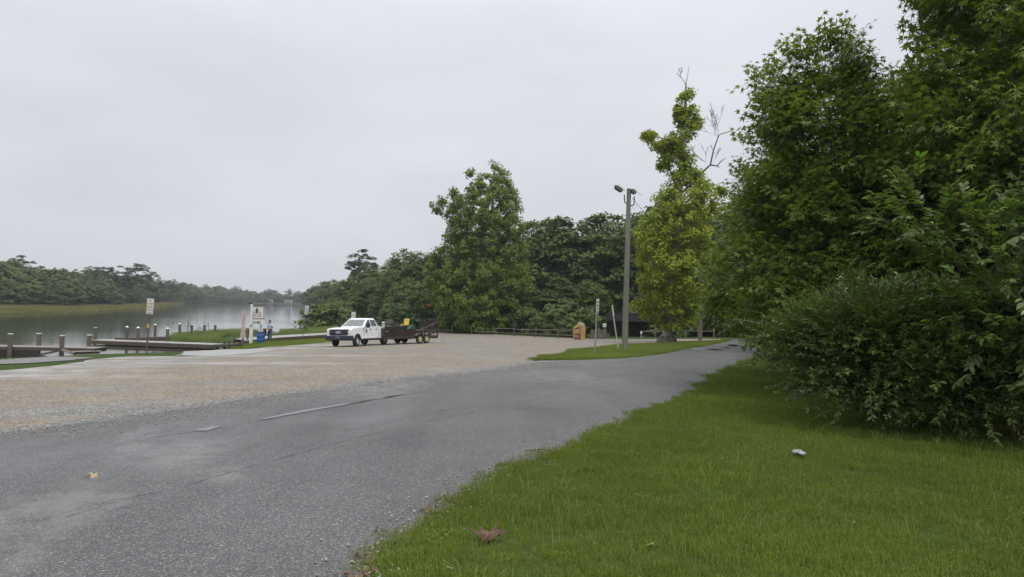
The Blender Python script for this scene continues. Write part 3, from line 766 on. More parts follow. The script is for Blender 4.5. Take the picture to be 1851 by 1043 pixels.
def pickup(root):
    P = root
    # lower body with wheel arches; x forward
    def arch(cx, r, z0, n=10):
        return [(cx + r * math.cos(a), max(z0, .41 + r * math.sin(a))) for a in [math.pi * (1 - k / n) for k in range(n + 1)]]
    FX, RX = 2.18, -1.88
    arch_f = arch(FX, .50, .52); arch_r = arch(RX, .49, .52)
    side = [(-.92, .52)] + [(1.60, .52)] + arch_f + [(2.72, .62), (3.0, .62), (3.10, .80), (3.12, 1.10), (3.05, 1.24), (2.9, 1.29), (1.35, 1.41), (1.30, 1.40), (-.92, 1.40)]
    mb = MB(); mb.prism(side, -.98, .98)
    body = mb.build('body', WHITE_P, P, bevel=.05, seg=3)
    # bed
    mb = MB()
    sd = [(-3.14, .62)] + [(-3.14, 1.43), (-.955, 1.43), (-.955, .52), (RX + .5, .52)] + list(reversed(arch_r))
    mb.prism(sd, .90, .99); mb.build('bed_side', WHITE_P, P, bevel=.02); mb = MB(); mb.prism(sd, -.99, -.90); mb.build('bed_side', WHITE_P, P, bevel=.02)
    MB().box((-2.03, 0, .80), (2.1, 1.79, .05)).build('bed_floor', BLACK_P, P)
    for s in (-1, 1):
        MB().box((-1.88, s * .80, .95), (1.15, .2, .26)).build('wheel_house', BLACK_P, P, bevel=.04)
        MB().box((-2.05, s * .945, 1.447), (2.16, .11, .03)).build('bed_rail_cap', BLACK_P, P, bevel=.008)
    MB().box((-3.165, 0, 1.02), (.05, 1.78, .80)).build('tailgate', WHITE_P, P, bevel=.02)
    MB().box((-.99, 0, 1.1), (.06, 1.78, .62)).build('bed_front_wall', WHITE_P, P)
    MB().box((-3.24, 0, .60), (.18, 1.9, .20)).build('rear_bumper', BLACK_P, P, bevel=.03)
    for s in (-1, 1): MB().box((-3.15, s * .93, 1.1), (.08, .13, .42)).build('tail_light', REDL, P, bevel=.01)
    # cab
    def ring(x0, x1, y, z): return [(x0, -y, z), (x1, -y, z), (x1, y, z), (x0, y, z)]
    bot = ring(-.86, 1.40, .955, 1.385); mid = ring(-.80, 1.10, .93, 1.56); top = ring(-.56, .50, .74, 1.985); tp2 = ring(-.50, .42, .66, 2.03)
    mb = MB(); vs = bot + top + tp2
    fs = [(0, 3, 2, 1)]
    for k in (0, 4):
        for i in range(4): fs.append((k + i, k + (i + 1) % 4, k + (i + 1) % 4 + 4, k + i + 4))
    fs.append((8, 9, 10, 11)); mb.add(vs, fs)
    mb.build('cab_roof', WHITE_P, P, bevel=.045, seg=3)
    def pane(name, quad, m, th=.012, out=.006):
        q = [Vector(p) for p in quad]; nn = (q[1] - q[0]).cross(q[2] - q[0]).normalized()
        c = sum(q, Vector()) / 4
        if nn.dot(c - Vector((0.2, 0, 1.6))) < 0: nn = -nn
        a = [p + nn * out for p in q]; b = [p - nn * th for p in q]
        mb = MB(); k = len(q)
        mb.add(a + b, [tuple(range(k)), tuple(range(2 * k - 1, k - 1, -1))] + [(i, i + k, (i + 1) % k + k, (i + 1) % k) for i in range(k)])
        return mb.build(name, m, P)
    def cabp(x_b, x_t, y_b, y_t, t, zb=1.385, zt=1.985):
        return (x_b + (x_t - x_b) * t, y_b + (y_t - y_b) * t, zb + (zt - zb) * t)
    # windshield on the front slope x 1.40 -> .50
    def fp(s, t): # s -1..1 across, t 0..1 up
        x = 1.40 + (.50 - 1.40) * t; y = (.955 + (.74 - .955) * t) * s; z = 1.385 + .6 * t; return (x, y, z)
    pane('windshield', [fp(-.90, .08), fp(.90, .08), fp(.86, .90), fp(-.86, .90)], WGLASS)
    def rp(s, t):
        x = -.86 + .30 * t; y = (.955 - .215 * t) * s; return (x, y, 1.385 + .6 * t)
    pane('rear_window', [rp(-.8, .2), rp(.8, .2), rp(.75, .85), rp(-.75, .85)], GLASS)
    for s in (-1, 1):
        def sp(u, t): # u: x at the belt, moved by the slope
            xf = 1.40 - .90 * t; xr = -.86 + .30 * t
            return (xr + (xf - xr) * u, s * (.955 - .215 * t), 1.385 + .6 * t)
        def atx(x, t):
            xf = 1.40 - .90 * t; xr = -.86 + .30 * t; return sp((x - xr) / (xf - xr), t)
        pane('front_side_window', [atx(.25, .06), atx(1.15, .06), atx(.52, .86), atx(.25, .86)], GLASS)
        pane('rear_side_window', [atx(-.66, .06), atx(.17, .06), atx(.17, .86), atx(-.50, .86)], GLASS)
        for x, nm in ((.21, 'door_seam'), (-.80, 'door_seam'), (1.28, 'door_seam')):
            MB().box((x, s * .982, .98), (.012, .006, .80)).build(nm, BLACK_P, P)
        for x in (.42, -.46): MB().box((x, s * .995, 1.20), (.17, .03, .06)).build('door_handle', BLACK_P, P, bevel=.01)
        # towing mirror
        mb = MB(); mb.box((1.12, s * 1.20, 1.50), (.13, .22, .36)); mm = mb.build('side_mirror', BLACK_P, P, bevel=.03)
        mb = MB(); mb.bar((1.12, s * .95, 1.44), (1.12, s * 1.10, 1.46), .05, .06); mb.build('mirror_arm', BLACK_P, mm)
        MB().box((1.051, s * 1.20, 1.50), (.006, .18, .28)).build('mirror_glass', CHROME, mm)
        MB().box((.34, s * .985, .62), (2.2, .02, .10)).build('sill_trim', WHITE_P, P, bevel=.01)
        # fender badge strip and round city seal on the front door
        MB().box((1.42, s * .984, 1.17), (.05, .006, .22)).build('fender_vent', BLACK_P, P)
        mb = MB(); mb.lathe([(.001, .0), (.115, .0), (.115, .006), (.001, .006)], 24, Matrix.Translation((.98, s * .981, 1.08)) @ (Matrix.Rotation(0 if s > 0 else math.pi, 4, 'Z')))
        sl = mb.build('door_seal', mat('seal_grey', (.32, .34, .36), .5, bmp=0), P)
        mb = MB(); mb.lathe([(.065, .0), (.085, .0), (.085, .004), (.065, .004)], 20, Matrix.Translation((.98, s * .988, 1.08)) @ (Matrix.Rotation(0 if s > 0 else math.pi, 4, 'Z'))); mb.build('seal_ring', BLUEBLK, sl)
        MB().box((.98, s * .989, 1.08), (.05, .005, .08)).build('seal_device', BLUEBLK, sl)
        # wheel arch liners
        for cx, r in ((FX, .50), (RX, .49)):
            mb = MB(); pts = arch(cx, r, .5, 12); 
            mb.prism([(x, z) for x, z in pts] + [(x * .93 + cx * .07, z - .03) for x, z in reversed(pts)], s * .5, s * .97); mb.build('wheel_arch', BLACK_P, P)
    MB().box((0, 0, .50), (5.0, 1.3, .16)).build('chassis', BLACK_P, P)
    MB().tube([(-.6, .75, .45), (1.4, .78, .42)], .05, 8).build('side_step', BLACK_P, P)
    # front: grille, badge, lamps, bumper
    mb = MB(); mb.prism([(3.10, .82), (3.155, .84), (3.165, 1.08), (3.09, 1.20), (3.0, 1.20), (3.0, .82)], -.74, .74)
    g = mb.build('grille', BLACK_P, P, bevel=.02)
    for z in (.92, 1.02, 1.12): MB().box((3.165 - (z - 1) * .1, 0, z), (.03, 1.36, .03)).build('grille_bar', BLUEBLK, g)
    MB().box((3.0, 0, 1.235), (.28, 1.7, .05)).build('hood_edge', WHITE_P, P, bevel=.02)
    T = Matrix.Translation((3.172, 0, 1.02)) @ Matrix.Rotation(-math.pi / 2, 4, 'Z')
    mb = MB(); mb.lathe([(.001, .03), (1.0, .03), (1.0, -.01)], 28, T @ Matrix.Diagonal((.20, 1, .085, 1))); bd = mb.build('oval_badge', mat('badge_silver', (.75, .76, .78), .25, metal=.4, var=.05, bmp=0), g)
    mb = MB(); mb.lathe([(.001, .036), (1.0, .036), (1.0, .028)], 28, T @ Matrix.Diagonal((.172, 1, .066, 1))); mb.build('badge_field', mat('badge_blue', (.02, .05, .2), .25, bmp=0), bd)
    text_mesh('badge_script', ['Ford'], .12, .26, mat('badge_script_white', (.8, .8, .8), .4, bmp=0), bd, Matrix.Translation((3.213, 0, 1.005)) @ Matrix.Rotation(math.pi / 2, 4, 'Z') @ Matrix.Translation((0, 0, 0.03)))
    for s in (-1, 1):
        mb = MB(); mb.prism([(3.0, .84), (3.13, .84), (3.135, 1.14), (3.05, 1.21), (2.86, 1.21), (2.86, 1.0)], s * .745, s * .955); h = mb.build('headlight', LAMP, P, bevel=.02)
        MB().box((3.135, s * .86, 1.0), (.02, .12, .10)).build('lamp_lens', mat('clear_lens', (.85, .86, .86), .1, bmp=0), h, bevel=.01)
        MB().box((3.05, s * .962, 1.0), (.12, .01, .12)).build('turn_signal', AMBER, h)
        mb = MB(); mb.prism([(2.98, .80), (3.14, .80), (3.13, .87), (2.98, .87)], s * .70, s * .93); mb.build('lamp_trim', WHITE_P, h)
    mb = MB(); mb.prism([(2.72, .42), (3.16, .44), (3.26, .52), (3.27, .78), (2.8, .79), (2.72, .62)], -1.0, 1.0); b = mb.build('front_bumper', BLUEBLK, P, bevel=.04, seg=3)
    MB().box((3.262, 0, .55), (.02, 1.1, .10)).build('air_intake', BLACK_P, b)
    MB().box((3.285, 0, .665), (.02, .32, .13)).build('number_plate', mat('plate_dark', (.12, .12, .14), .5, bmp=0), b)
    MB().bar((1.34, .6, 1.455), (1.20, .05, 1.475), .03, .02).build('wiper', BLACK_P, P)
    MB().bar((1.34, -.1, 1.455), (1.20, -.6, 1.475), .03, .02).build('wiper', BLACK_P, P)
    for s in (-1, 1):
        wheel(P, FX, s * .84, .41, .28, s, CHROME, steer=R(10)); wheel(P, RX, s * .84, .41, .28, s, CHROME)

def settle(root, heading, anchor_px, anchor_local, sc=.94):
    """stand the thing so that one of its feet is on the ground at a point"""
    root.scale = (sc, sc, sc); anchor_local = (anchor_local[0] * sc, anchor_local[1] * sc)
    x, y = at(*anchor_px); c, s = math.cos(heading), math.sin(heading)
    ox, oy = x - (anchor_local[0] * c - anchor_local[1] * s), y - (anchor_local[0] * s + anchor_local[1] * c)
    # tilt to the slope
    g = lambda a, b: gz(ox + a * c - b * s, oy + a * s + b * c)
    pitch = -math.atan2(g(2, 0) - g(-2, 0), 4); rol = math.atan2(g(0, 1) - g(0, -1), 2)
    root.location = (ox, oy, gz(ox, oy) + .03)
    root.rotation_euler = (Matrix.Rotation(heading, 3, 'Z') @ Matrix.Rotation(pitch, 3, 'Y') @ Matrix.Rotation(rol, 3, 'X')).to_euler()
    return ox, oy
truck = empty('pickup_truck', (0, 0, 0), 0, 'white crew cab pickup truck with black grille parked on the gravel', 'pickup truck')
pickup(truck)
TRX, TRY = settle(truck, R(-108), (645, 625.6), (2.18, .9))

# ---- trailer
trailer = empty('utility_trailer', (0, 0, 0), 0, 'long dark steel utility trailer with cream rims and raised ramp gate behind the white pickup', 'trailer')
def make_trailer(P):
    L, W = 6.4, 2.05; zf = .52
    for s in (-1, 1):
        MB().box((0, s * W / 2, zf), (L, .08, .16)).build('frame_rail', RUSTY, P)
        MB().box((-.6, s * W / 2, 1.02), (L - 1.2, .06, .06)).build('top_rail', RUSTY, P)
        n = 9
        for i in range(n):
            x = -L / 2 + .05 + i * (L - .1) / (n - 1); MB().box((x, s * (W / 2 - .002), .8), (.05, .056, .42)).build('upright', RUSTY, P)
        MB().box((0.9, s * (W / 2), .78), (4.4, .02, .40)).build('side_panel', mat('rusty_mesh_panel', (.035, .024, .023), .8, var=.5, scale=14, spec=.2), P)
        MB().box((2.0, s * (W / 2 - .01), 1.19), (2.3, .02, .34)).build('tall_side', mat('rusty_mesh_panel', (.035, .024, .023)), P)
        MB().box((2.0, s * (W / 2), 1.38), (2.35, .05, .05)).build('upper_rail', RUSTY, P)
        # fenders
        mb = MB(); pts = [(-1.98, .66), (-1.86, .80), (-1.6, .84), (-.62, .84), (-.36, .80), (-.24, .66)]
        mb.prism(pts + [(x, z - .03) for x, z in reversed(pts)], s * (W / 2 + .01), s * (W / 2 + .30)); mb.build('fender', mat('grey_fender', (.12, .12, .125), .4, bmp=0), P)
        for x in (-1.53, -.70): wheel(P, x, s * (W / 2 + .15), .36, .22, s, CREAM if s > 0 else RUSTY, .60)
    for x in (-3.16, -1.6, 0, 1.6, 3.16): MB().box((x, 0, zf - .1), (.08, W - .1, .10)).build('cross_member', RUSTY, P)
    MB().box((0, 0, zf + .06), (L - .04, W - .1, .05)).build('deck', mat('trailer_deck_wood', (.09, .075, .06), .8, stretch=(1, 8, 1), scale=3), P)
    MB().box((L / 2 - .02, 0, .95), (.06, W, .62)).build('front_board', RUSTY, P)
    mb = MB(); mb.bar((L / 2, .55, .48), (L / 2 + 1.35, 0, .48), .08, .1); mb.bar((L / 2, -.55, .48), (L / 2 + 1.35, 0, .48), .08, .1); mb.build('tongue', RUSTY, P)
    MB().tube([(L / 2 + 1.1, 0, .12), (L / 2 + 1.1, 0, .9)], .035, 8).build('jack', GALV, P)
    # ramp gate, leaning back a little
    g = empty('ramp_gate', (-L / 2 - .05, 0, .55)); g.parent = P; g.rotation_euler = (0, R(-3), 0)
    for y in (-1.0, -.5, .0, .5, 1.0): MB().box((0, y, .75), (.05, .05, 1.5)).build('gate_post', RUSTY, g)
    for i in range(8): MB().box((-.005 if i % 2 else .005, 0, .04 + i * .205), (.045, 2.06, .065)).build('gate_bar', RUSTY, g)
    MB().bar((-L / 2 + .05, 1.02, 1.75), (-L / 2 + 2.3, 1.02, 1.05), .05).build('gate_strut', mat('dull_red_steel', (.09, .05, .045), .5), P)
    MB().box((L / 2 - 1.7, 0, 1.62), (.05, 2.0, .05)).build('rack_bar', RUSTY, P)
    MB().box((L / 2 - .15, 0, 1.62), (.05, 2.0, .05)).build('rack_bar', RUSTY, P)
    for s in (-1, 1):
        MB().box((L / 2 - .9, s * .98, 1.65), (1.75, .04, .04)).build('rack_rail', RUSTY, P)
        for x in (L / 2 - 1.7, L / 2 - .15): MB().box((x, s * .98, 1.32), (.045, .045, .62)).build('rack_post', RUSTY, P)
make_trailer(trailer)
settle(trailer, R(-123), (764, 620.2), (-1.1, 1.17))
bpy.context.view_layer.update()
def ride(root, loc, rz=0.0):
    """stand a thing on the trailer deck (it stays a thing of its own)"""
    root.matrix_world = trailer.matrix_world @ Matrix.Translation(loc) @ Matrix.Rotation(rz, 4, 'Z'); return root
ZD = .606
def mower(root, body, seatc, rimc, s=1.0, bar=True):
    P = root
    MB().box((0, 0, .38 * s), (1.3 * s, .55 * s, .24 * s)).build('chassis', BLACK_P, P, bevel=.03)
    mb = MB(); mb.prism([(-.95 * s, .45 * s), (-.15 * s, .45 * s), (-.12 * s, .62 * s), (-.3 * s, .82 * s), (-.8 * s, .84 * s), (-.95 * s, .7 * s)], -.30 * s, .30 * s); mb.build('engine_cover', BLACK_P, P, bevel=.04)
    for q in (-1, 1):
        pts = [(-.78 * s, .52 * s), (-.72 * s, .72 * s), (-.5 * s, .84 * s), (-.2 * s, .82 * s), (.08 * s, .60 * s), (.1 * s, .5 * s)]
        mb = MB(); mb.prism(pts, q * .30 * s, q * .62 * s); mb.build('fender', body, P, bevel=.03)
        wheel(P, -.42 * s, q * .52 * s, .29 * s, .24 * s, q, rimc, .5); wheel(P, .82 * s, q * .42 * s, .16 * s, .13 * s, q, rimc, .5)
        mb = MB(); mb.tube([(.15 * s, q * .26 * s, .6 * s), (.32 * s, q * .28 * s, .95 * s), (.25 * s, q * .2 * s, 1.12 * s), (.16 * s, q * .05 * s, 1.14 * s)], .018, 6); mb.build('control_lever', BLACK_P, P)
        if bar: 
            mb = MB(); mb.tube([(-.62 * s, q * .34 * s, .6 * s), (-.66 * s, q * .34 * s, 1.35 * s), (-.92 * s, q * .30 * s, 1.75 * s)], .025, 6); mb.build('roll_bar_post', GREEN_P, P)
    if bar: MB().tube([(-.92 * s, -.30 * s, 1.75 * s), (-.92 * s, .30 * s, 1.75 * s)], .025, 6).build('roll_bar_top', GREEN_P, P)
    mb = MB(); mb.box((0, 0, 0), (.50 * s, .50 * s, .12 * s), (0, 0, 0), Matrix.Translation((-.08 * s, 0, .90 * s))); mb.build('seat', seatc, P, bevel=.04)
    mb = MB(); mb.box((0, 0, 0), (.13 * s, .50 * s, .50 * s), (0, R(-12), 0), Matrix.Translation((-.36 * s, 0, 1.15 * s))); mb.build('backrest', seatc, P, bevel=.05, seg=3)
    mb = MB(); mb.prism([(.05 * s, .12 * s), (.95 * s, .12 * s), (.9 * s, .27 * s), (.1 * s, .27 * s)], -.68 * s, .68 * s); mb.build('mower_deck', body, P, bevel=.05)
    MB().box((.55 * s, 0, .36 * s), (.5 * s, .5 * s, .03)).build('foot_plate', BLACK_P, P)
m1 = empty('zero_turn_mower', (0, 0, 0), 0, 'green riding mower with high-backed yellow seat on the trailer', 'mower'); mower(m1, GREEN_P, YELLOW_P, YELLOW_P); ride(m1, (.0, .12, ZD), R(2))
m2 = empty('zero_turn_mower', (0, 0, 0), 0, 'dark riding mower at the front end of the trailer', 'mower'); mower(m2, BLACK_P, mat('dark_vinyl', (.05, .05, .05), .5), BLACK_P, .92, False); ride(m2, (2.0, .1, ZD), R(-4))
def jug(loc, label, col, h=.42, nm='jug', cat='container'):
    r_ = empty(nm, (0, 0, 0), 0, label, cat)
    mb = MB(); mb.prism([(-.12, 0), (.12, 0), (.12, h * .75), (.05, h), (-.06, h), (-.12, h * .8)], -.09, .09); mb.build('tank', col, r_, bevel=.03, seg=3)
    MB().tube([(0, 0, h - .01), (0, 0, h + .05)], .025, 10).build('cap', BLACK_P, r_)
    MB().tube([(.10, 0, h * .72), (.09, 0, h * 1.02), (-.02, 0, h * 1.0)], .015, 6).build('handle', col, r_)
    ride(r_, loc); return r_
PLW = mat('white_plastic', (.70, .70, .68), .4, bmp=0)
sup = empty('tool_shelf', (0, 0, 0), 0, 'dark steel tool shelf across the front of the trailer', 'shelf')
MB().box((0, 0, .62), (.5, 1.5, .04)).build('shelf_board', RUSTY, sup); MB().box((0, 0, .3), (.46, 1.46, .04)).build('shelf_board', RUSTY, sup)
for a_ in (-.22, .22):
    for b_ in (-.72, .72): MB().box((a_, b_, .31), (.04, .04, .62)).build('leg', RUSTY, sup)
ride(sup, (2.95 - .05, -.0, ZD))
jug((2.88, .62, ZD + .642), 'white plastic jug with handle on the shelf at the front of the trailer', PLW, .50)
jug((2.88, -.5, ZD + .642), 'pale grey drum shaped jug on the far end of the trailer shelf', mat('grey_plastic', (.34, .33, .30), .5, bmp=0), .48)
bk_ = empty('bucket', (0, 0, 0), 0, 'olive plastic bin standing on the trailer between mower and wheels', 'bin')
mb = MB(); mb.box((0, 0, .22), (.5, .4, .44)); mb.build('tub', mat('olive_plastic', (.16, .17, .09), .5, bmp=0), bk_, bevel=.03)
MB().box((0, 0, .462), (.54, .44, .04)).build('lid', mat('olive_plastic', (.16, .17, .09)), bk_, bevel=.01); ride(bk_, (-1.25, .72, ZD))
tr = empty('string_trimmer', (0, 0, 0), 0, 'long handled string trimmer lying on top of the trailer rack', 'trimmer')
MB().tube([(-.9, 0, .04), (.75, .02, .05)], .014, 6).build('shaft', GALV, tr); MB().box((.85, .02, .07), (.24, .18, .16)).build('motor', mat('dull_red_plastic', (.04, .03, .028), .5, bmp=0), tr, bevel=.03)
MB().lathe([(.001, -.01), (.12, -.01), (.13, .04), (.001, .05)], 12, Matrix.Translation((-.92, 0, .06))).build('cutting_head', BLACK_P, tr); ride(tr, (2.3, .45, 1.672), R(6))
tr2 = copy_tree(tr); tr2['label'] = 'second string trimmer on the trailer rack, nearer its far side'; ride(tr2, (2.3, -.35, 1.672), R(-8))

# ---- signs
def sign(name, label, base_px, top_px, panel_w, panel_h, lines, lm, cat='sign', facing=0.0, size=.12, post=.045, postm=None, depth_shift=None, extra=None, rim=None):
    x, y = at(*base_px); g = gz(x, y)
    t = far(*top_px, y); lean = math.atan2(t.x - x, t.z - g); H = (t.z - g) / math.cos(lean)
    rt = empty(name, (x, y, g), 0, label, cat); rt.rotation_euler = (Matrix.Rotation(facing, 3, 'Z') @ Matrix.Rotation(0, 3, 'X')).to_euler()
    M = Matrix.Rotation(-facing, 4, 'Z') @ Matrix.Rotation(lean, 4, 'Y') @ Matrix.Rotation(facing, 4, 'Z')
    mb = MB(); mb.box((0, .03, H / 2 - .2), (post, post * .7, H + .35), M=M); mb.build('post', postm or GALV, rt)
    mb = MB(); mb.box((0, 0, H - panel_h / 2 + .02), (panel_w, .012, panel_h), M=M); pn = mb.build('panel', SIGN_W, rt, bevel=.003)
    if rim: 
        mb = MB()
        for a, b, c, d in ((0, panel_h / 2 - .02, panel_w - .03, .012), (0, -panel_h / 2 + .02, panel_w - .03, .012), (panel_w / 2 - .02, 0, .012, panel_h - .05), (-panel_w / 2 + .02, 0, .012, panel_h - .05)):
            mb.box((a, -.009, H - panel_h / 2 + .02 + b), (c, .003, d), M=M)
        mb.build('border', lm, pn)
    if lines: text_mesh('lettering', lines, size, panel_w * .86, lm, pn, M @ Matrix.Translation((0, -.011, H - panel_h / 2 + .02)), gap=1.12)
    return rt, M, H
rt, M, H = sign('sign_post', 'white sign with five lines of dark red lettering on leaning post by the left dock', (263.5, 637.5), (272.5, 540.5), .46, .84, [('NO', .8), ('TRAILER', .9), 'PARKING', ('BEYOND THIS', 1), ('SIGN', .9)], SIGN_RD, size=.155, post=.075, facing=R(-18), postm=mat('dark_post', (.10, .095, .10), .6))
MB().box((0, -.02, H - 1.45), (.14, .03, .20), M=M).build('yellow_marker', mat('faded_yellow', (.55, .38, .10), .6, bmp=0), rt)
# tall stack of small boards
rt = empty('notice_board', (0, 0, 0), 0, 'tall narrow stack of pale boards with red lettering left of the boat ramp kiosk', 'sign')
x, y = at(438.5, 624.5); g = gz(x, y); rt.location = (x, y, g)
sc_ = (Vector((x, y, 0)).length) / FPX
MB().box((0, .04, .5), (.11, .08, 1.3)).build('post', mat('dark_post', (.10, .095, .10)), rt)
topz = far(438.5, 563.5, y).z - g
rows = [(.34, .36, ['BOAT', 'RAMP']), (.36, .18, ['RULES']), (.36, .26, ['NO WAKE', 'ZONE']), (.33, .34, ['RIVER', 'PARK']), (.32, .38, ['NO', 'LITTER']), (.32, .30, ['USE AT', 'OWN RISK']), (.42, .24, ['KEEP CLEAR']), (.46, .26, ['LOADING', 'ONLY'])]
tot = sum(r[1] for r in rows); kz = (topz - .62) / tot; z = topz
for w_, h_, tx in rows:
    h_ *= kz; MB().box((0, 0, z - h_ / 2), (w_, .02, h_ - .015)).build('board', mat('pinkish_white_board', (.55, .47, .45), .6, bmp=0), rt, bevel=.004)
    text_mesh('lettering', tx, .10 * kz * (1.25 if len(tx) == 1 else 1), w_ * .85, SIGN_RD, rt, Matrix.Translation((0, -.014, z - h_ / 2)), gap=1.15); z -= h_
# boat ramp kiosk
rt = empty('kiosk_sign', (0, 0, 0), 0, 'white two-post kiosk sign with tree emblem and black lettering beside the blue barrel', 'sign')
x, y = at(453, 624); x *= 1.05; y *= 1.05; g = gz(x, y); rt.location = (x, y, g)
tz = far(453, 549.5, y).z - g; px_m = y / FPX
wK = 10.0 * px_m
MB().box((0, 0, tz / 2 - .1), (.15, .15, tz + .2)).build('post', WHITE_W, rt, bevel=.01)
MB().box((wK, .9, tz / 2 - .15), (.13, .13, tz - .1)).build('post', WHITE_W, rt, bevel=.01)
th = math.atan2(.9, wK); Lk = math.hypot(wK, .9); T = Matrix.Rotation(th * .5, 4, 'Z')
z1 = tz - .12; z0 = z1 - 23 * px_m
MB().box((Lk * .5, .1, (z0 + z1) / 2), (Lk * .86, .05, z1 - z0), M=T).build('panel', SIGN_W, rt, bevel=.006)
MB().box((Lk * .5, .08, z1 + .02), (Lk * .92, .16, .07), M=T).build('cap_board', mat('dark_grey_board', (.12, .12, .13), .6), rt)
MB().box((Lk * .95, .12, (z0 + z1) / 2), (.09, .12, z1 - z0), M=T).build('side_trim', mat('grey_trim', (.38, .38, .40), .5), rt)
# tree emblem
mb = MB()
Te = T @ Matrix.Translation((Lk * .42, .069, z1 - .42))
for r_, zz in ((.09, .14), (.13, .02), (.10, -.10)):
    mb.add([(r_ * math.cos(a_) * .75, 0, zz + r_ * math.sin(a_)) for a_ in [k_ * math.pi / 5 for k_ in range(10)]], [tuple(range(10))], Te @ Matrix.Translation((0, -.001 * zz, 0)))
mb.box((0, 0, -.2), (.035, .003, .14), M=Te); e_ = mb.build('tree_emblem', SIGN_BK, rt); e_['kind'] = 'stuff'; del e_['kind']
text_mesh('lettering', [('CITY OF', .8), ('RIVER PARK', 1.1), ('BOAT RAMP', 1.1), ('PUBLIC ACCESS', .7)], .15, Lk * .68, SIGN_BK, rt, T @ Matrix.Translation((Lk * .44, .068, z0 + .42)), gap=1.2)
z3 = z0 - .06; z2 = z3 - 9.5 * px_m
MB().box((Lk * .56, .02, (z2 + z3) / 2), (Lk * 1.0, .06, z3 - z2), M=T).build('lower_panel', SIGN_W, rt, bevel=.006)
MB().box((Lk * .56, .02, z3 + .02), (Lk * 1.03, .10, .05), M=T).build('cap_board', mat('dark_grey_board', (.12, .12, .13), .6), rt)
text_mesh('lettering', ['RAMP'], .30, Lk * .62, SIGN_BK, rt, T @ Matrix.Translation((Lk * .42, -.015, (z2 + z3) / 2)))
MB().box((-.08, 0, tz + .06), (.22, .18, .10), (0, R(20), 0)).build('kiosk_lamp', BLACK_P, rt)
# white bollard post with slanted cap and brown post
rt = empty('bollard', (0, 0, 0), 0, 'short thick white post with slanted cap just left of the blue barrel', 'post')
x, y = at(453.5, 621); g = gz(x, y); rt.location = (x, y, g); h_ = far(453, 588, y).z - g
MB().box((0, 0, h_ / 2 - .1), (.22, .22, h_ + .2)).build('shaft', WHITE_W, rt, bevel=.015); MB().box((0, -.02, h_ + .03), (.30, .34, .04), (R(0), R(-24), 0)).build('cap', SIGN_W, rt)
rt = empty('timber_post', (0, 0, 0), 0, 'weathered brown square post between notice boards and white bollard', 'post')
x, y = at(447, 620.5); g = gz(x, y); rt.location = (x, y, g); h_ = far(449, 594, y).z - g
MB().box((0, 0, h_ / 2 - .1), (.13, .13, h_ + .2)).build('shaft', mat('brown_timber', (.14, .11, .085), .8, stretch=(1, 1, .2)), rt, bevel=.01)
MB().box((0, 0, h_ + .012), (.15, .15, .02)).build('cap', mat('brown_timber', (.14, .11, .085)), rt)
# barrel
rt = empty('blue_barrel', (0, 0, 0), 0, 'bright blue open plastic barrel standing on the grass in front of the boardwalk', 'barrel')
x, y = at(471.5, 619.2); g = gz(x, y); rt.location = (x, y, g - .02); hb = far(470, 599.5, y).z - g; rb_ = 6.9 * y / FPX
BLUE = mat('blue_plastic', (.015, .085, .28), .42, var=.15, bmp=.03)
MB().lathe([(.001, 0), (rb_ * .92, 0), (rb_, hb * .06), (rb_, hb * .30), (rb_ * 1.04, hb * .33), (rb_, hb * .36), (rb_, hb * .62), (rb_ * 1.04, hb * .65), (rb_, hb * .68), (rb_ * .99, hb * .95), (rb_ * .95, hb), (rb_ * .90, hb), (rb_ * .92, hb * .9), (rb_ * .9, hb * .5), (.001, hb * .5)], 32, Matrix.Rotation(R(90), 4, 'X') @ Matrix.Rotation(0, 4, 'Z')).build('shell', BLUE, rt, smooth=35)
MB().lathe([(rb_ * .90, hb * .965), (rb_ * 1.05, hb * .965), (rb_ * 1.05, hb * 1.01), (rb_ * .90, hb * 1.01)], 32, Matrix.Rotation(R(90), 4, 'X')).build('rim', mat('dark_blue_rim', (.012, .03, .10), .5, bmp=0), rt, smooth=35)
for c_ in rt.children: c_.rotation_euler = (0, R(-3), 0)
sign('sign_post', 'small white two-part sign on leaning post in the grass left of the truck', (546, 616), (555.5, 553), .34, .78, [('NO', 1.1), ('PARKING', 1), (' ', .4), ('BOAT', 1), ('RAMP', 1)], SIGN_BK, size=.13, facing=R(30), postm=mat('dark_post', (.10, .095, .10)), rim=True)
sign('sign_post', 'small white sign standing behind the cab of the white pickup', (636, 608), (639.5, 564.8), .42, .72, [('NO', 1.1), ('PARKING', 1), ('LAUNCH', 1), ('AREA', 1)], SIGN_BK, size=.14, facing=R(10))
sign('sign_post', 'narrow white sign turned nearly edge-on, on the grass verge left of the light pole', (1076, 638.5), (1081, 541), .30, .72, [('NO', 1.15), ('PARK', 1), ('ING', 1), ('ON GRASS', 1)], SIGN_BK, size=.145, facing=R(56), post=.065)
sign('sign_post', 'thin sign leaning far to the left, edge-on, close to the light pole', (1119, 631.5), (1107, 552), .30, .62, None, SIGN_BK, facing=R(74), post=.085, postm=mat('pale_post', (.42, .42, .40), .6))
sign('sign_post', 'small white notice on brown post beside the dark shelter', (1092, 610), (1093, 585), .34, .36, [('II', 1.6)], SIGN_BK, size=.15, postm=mat('brown_timber', (.14, .11, .085)), post=.1)

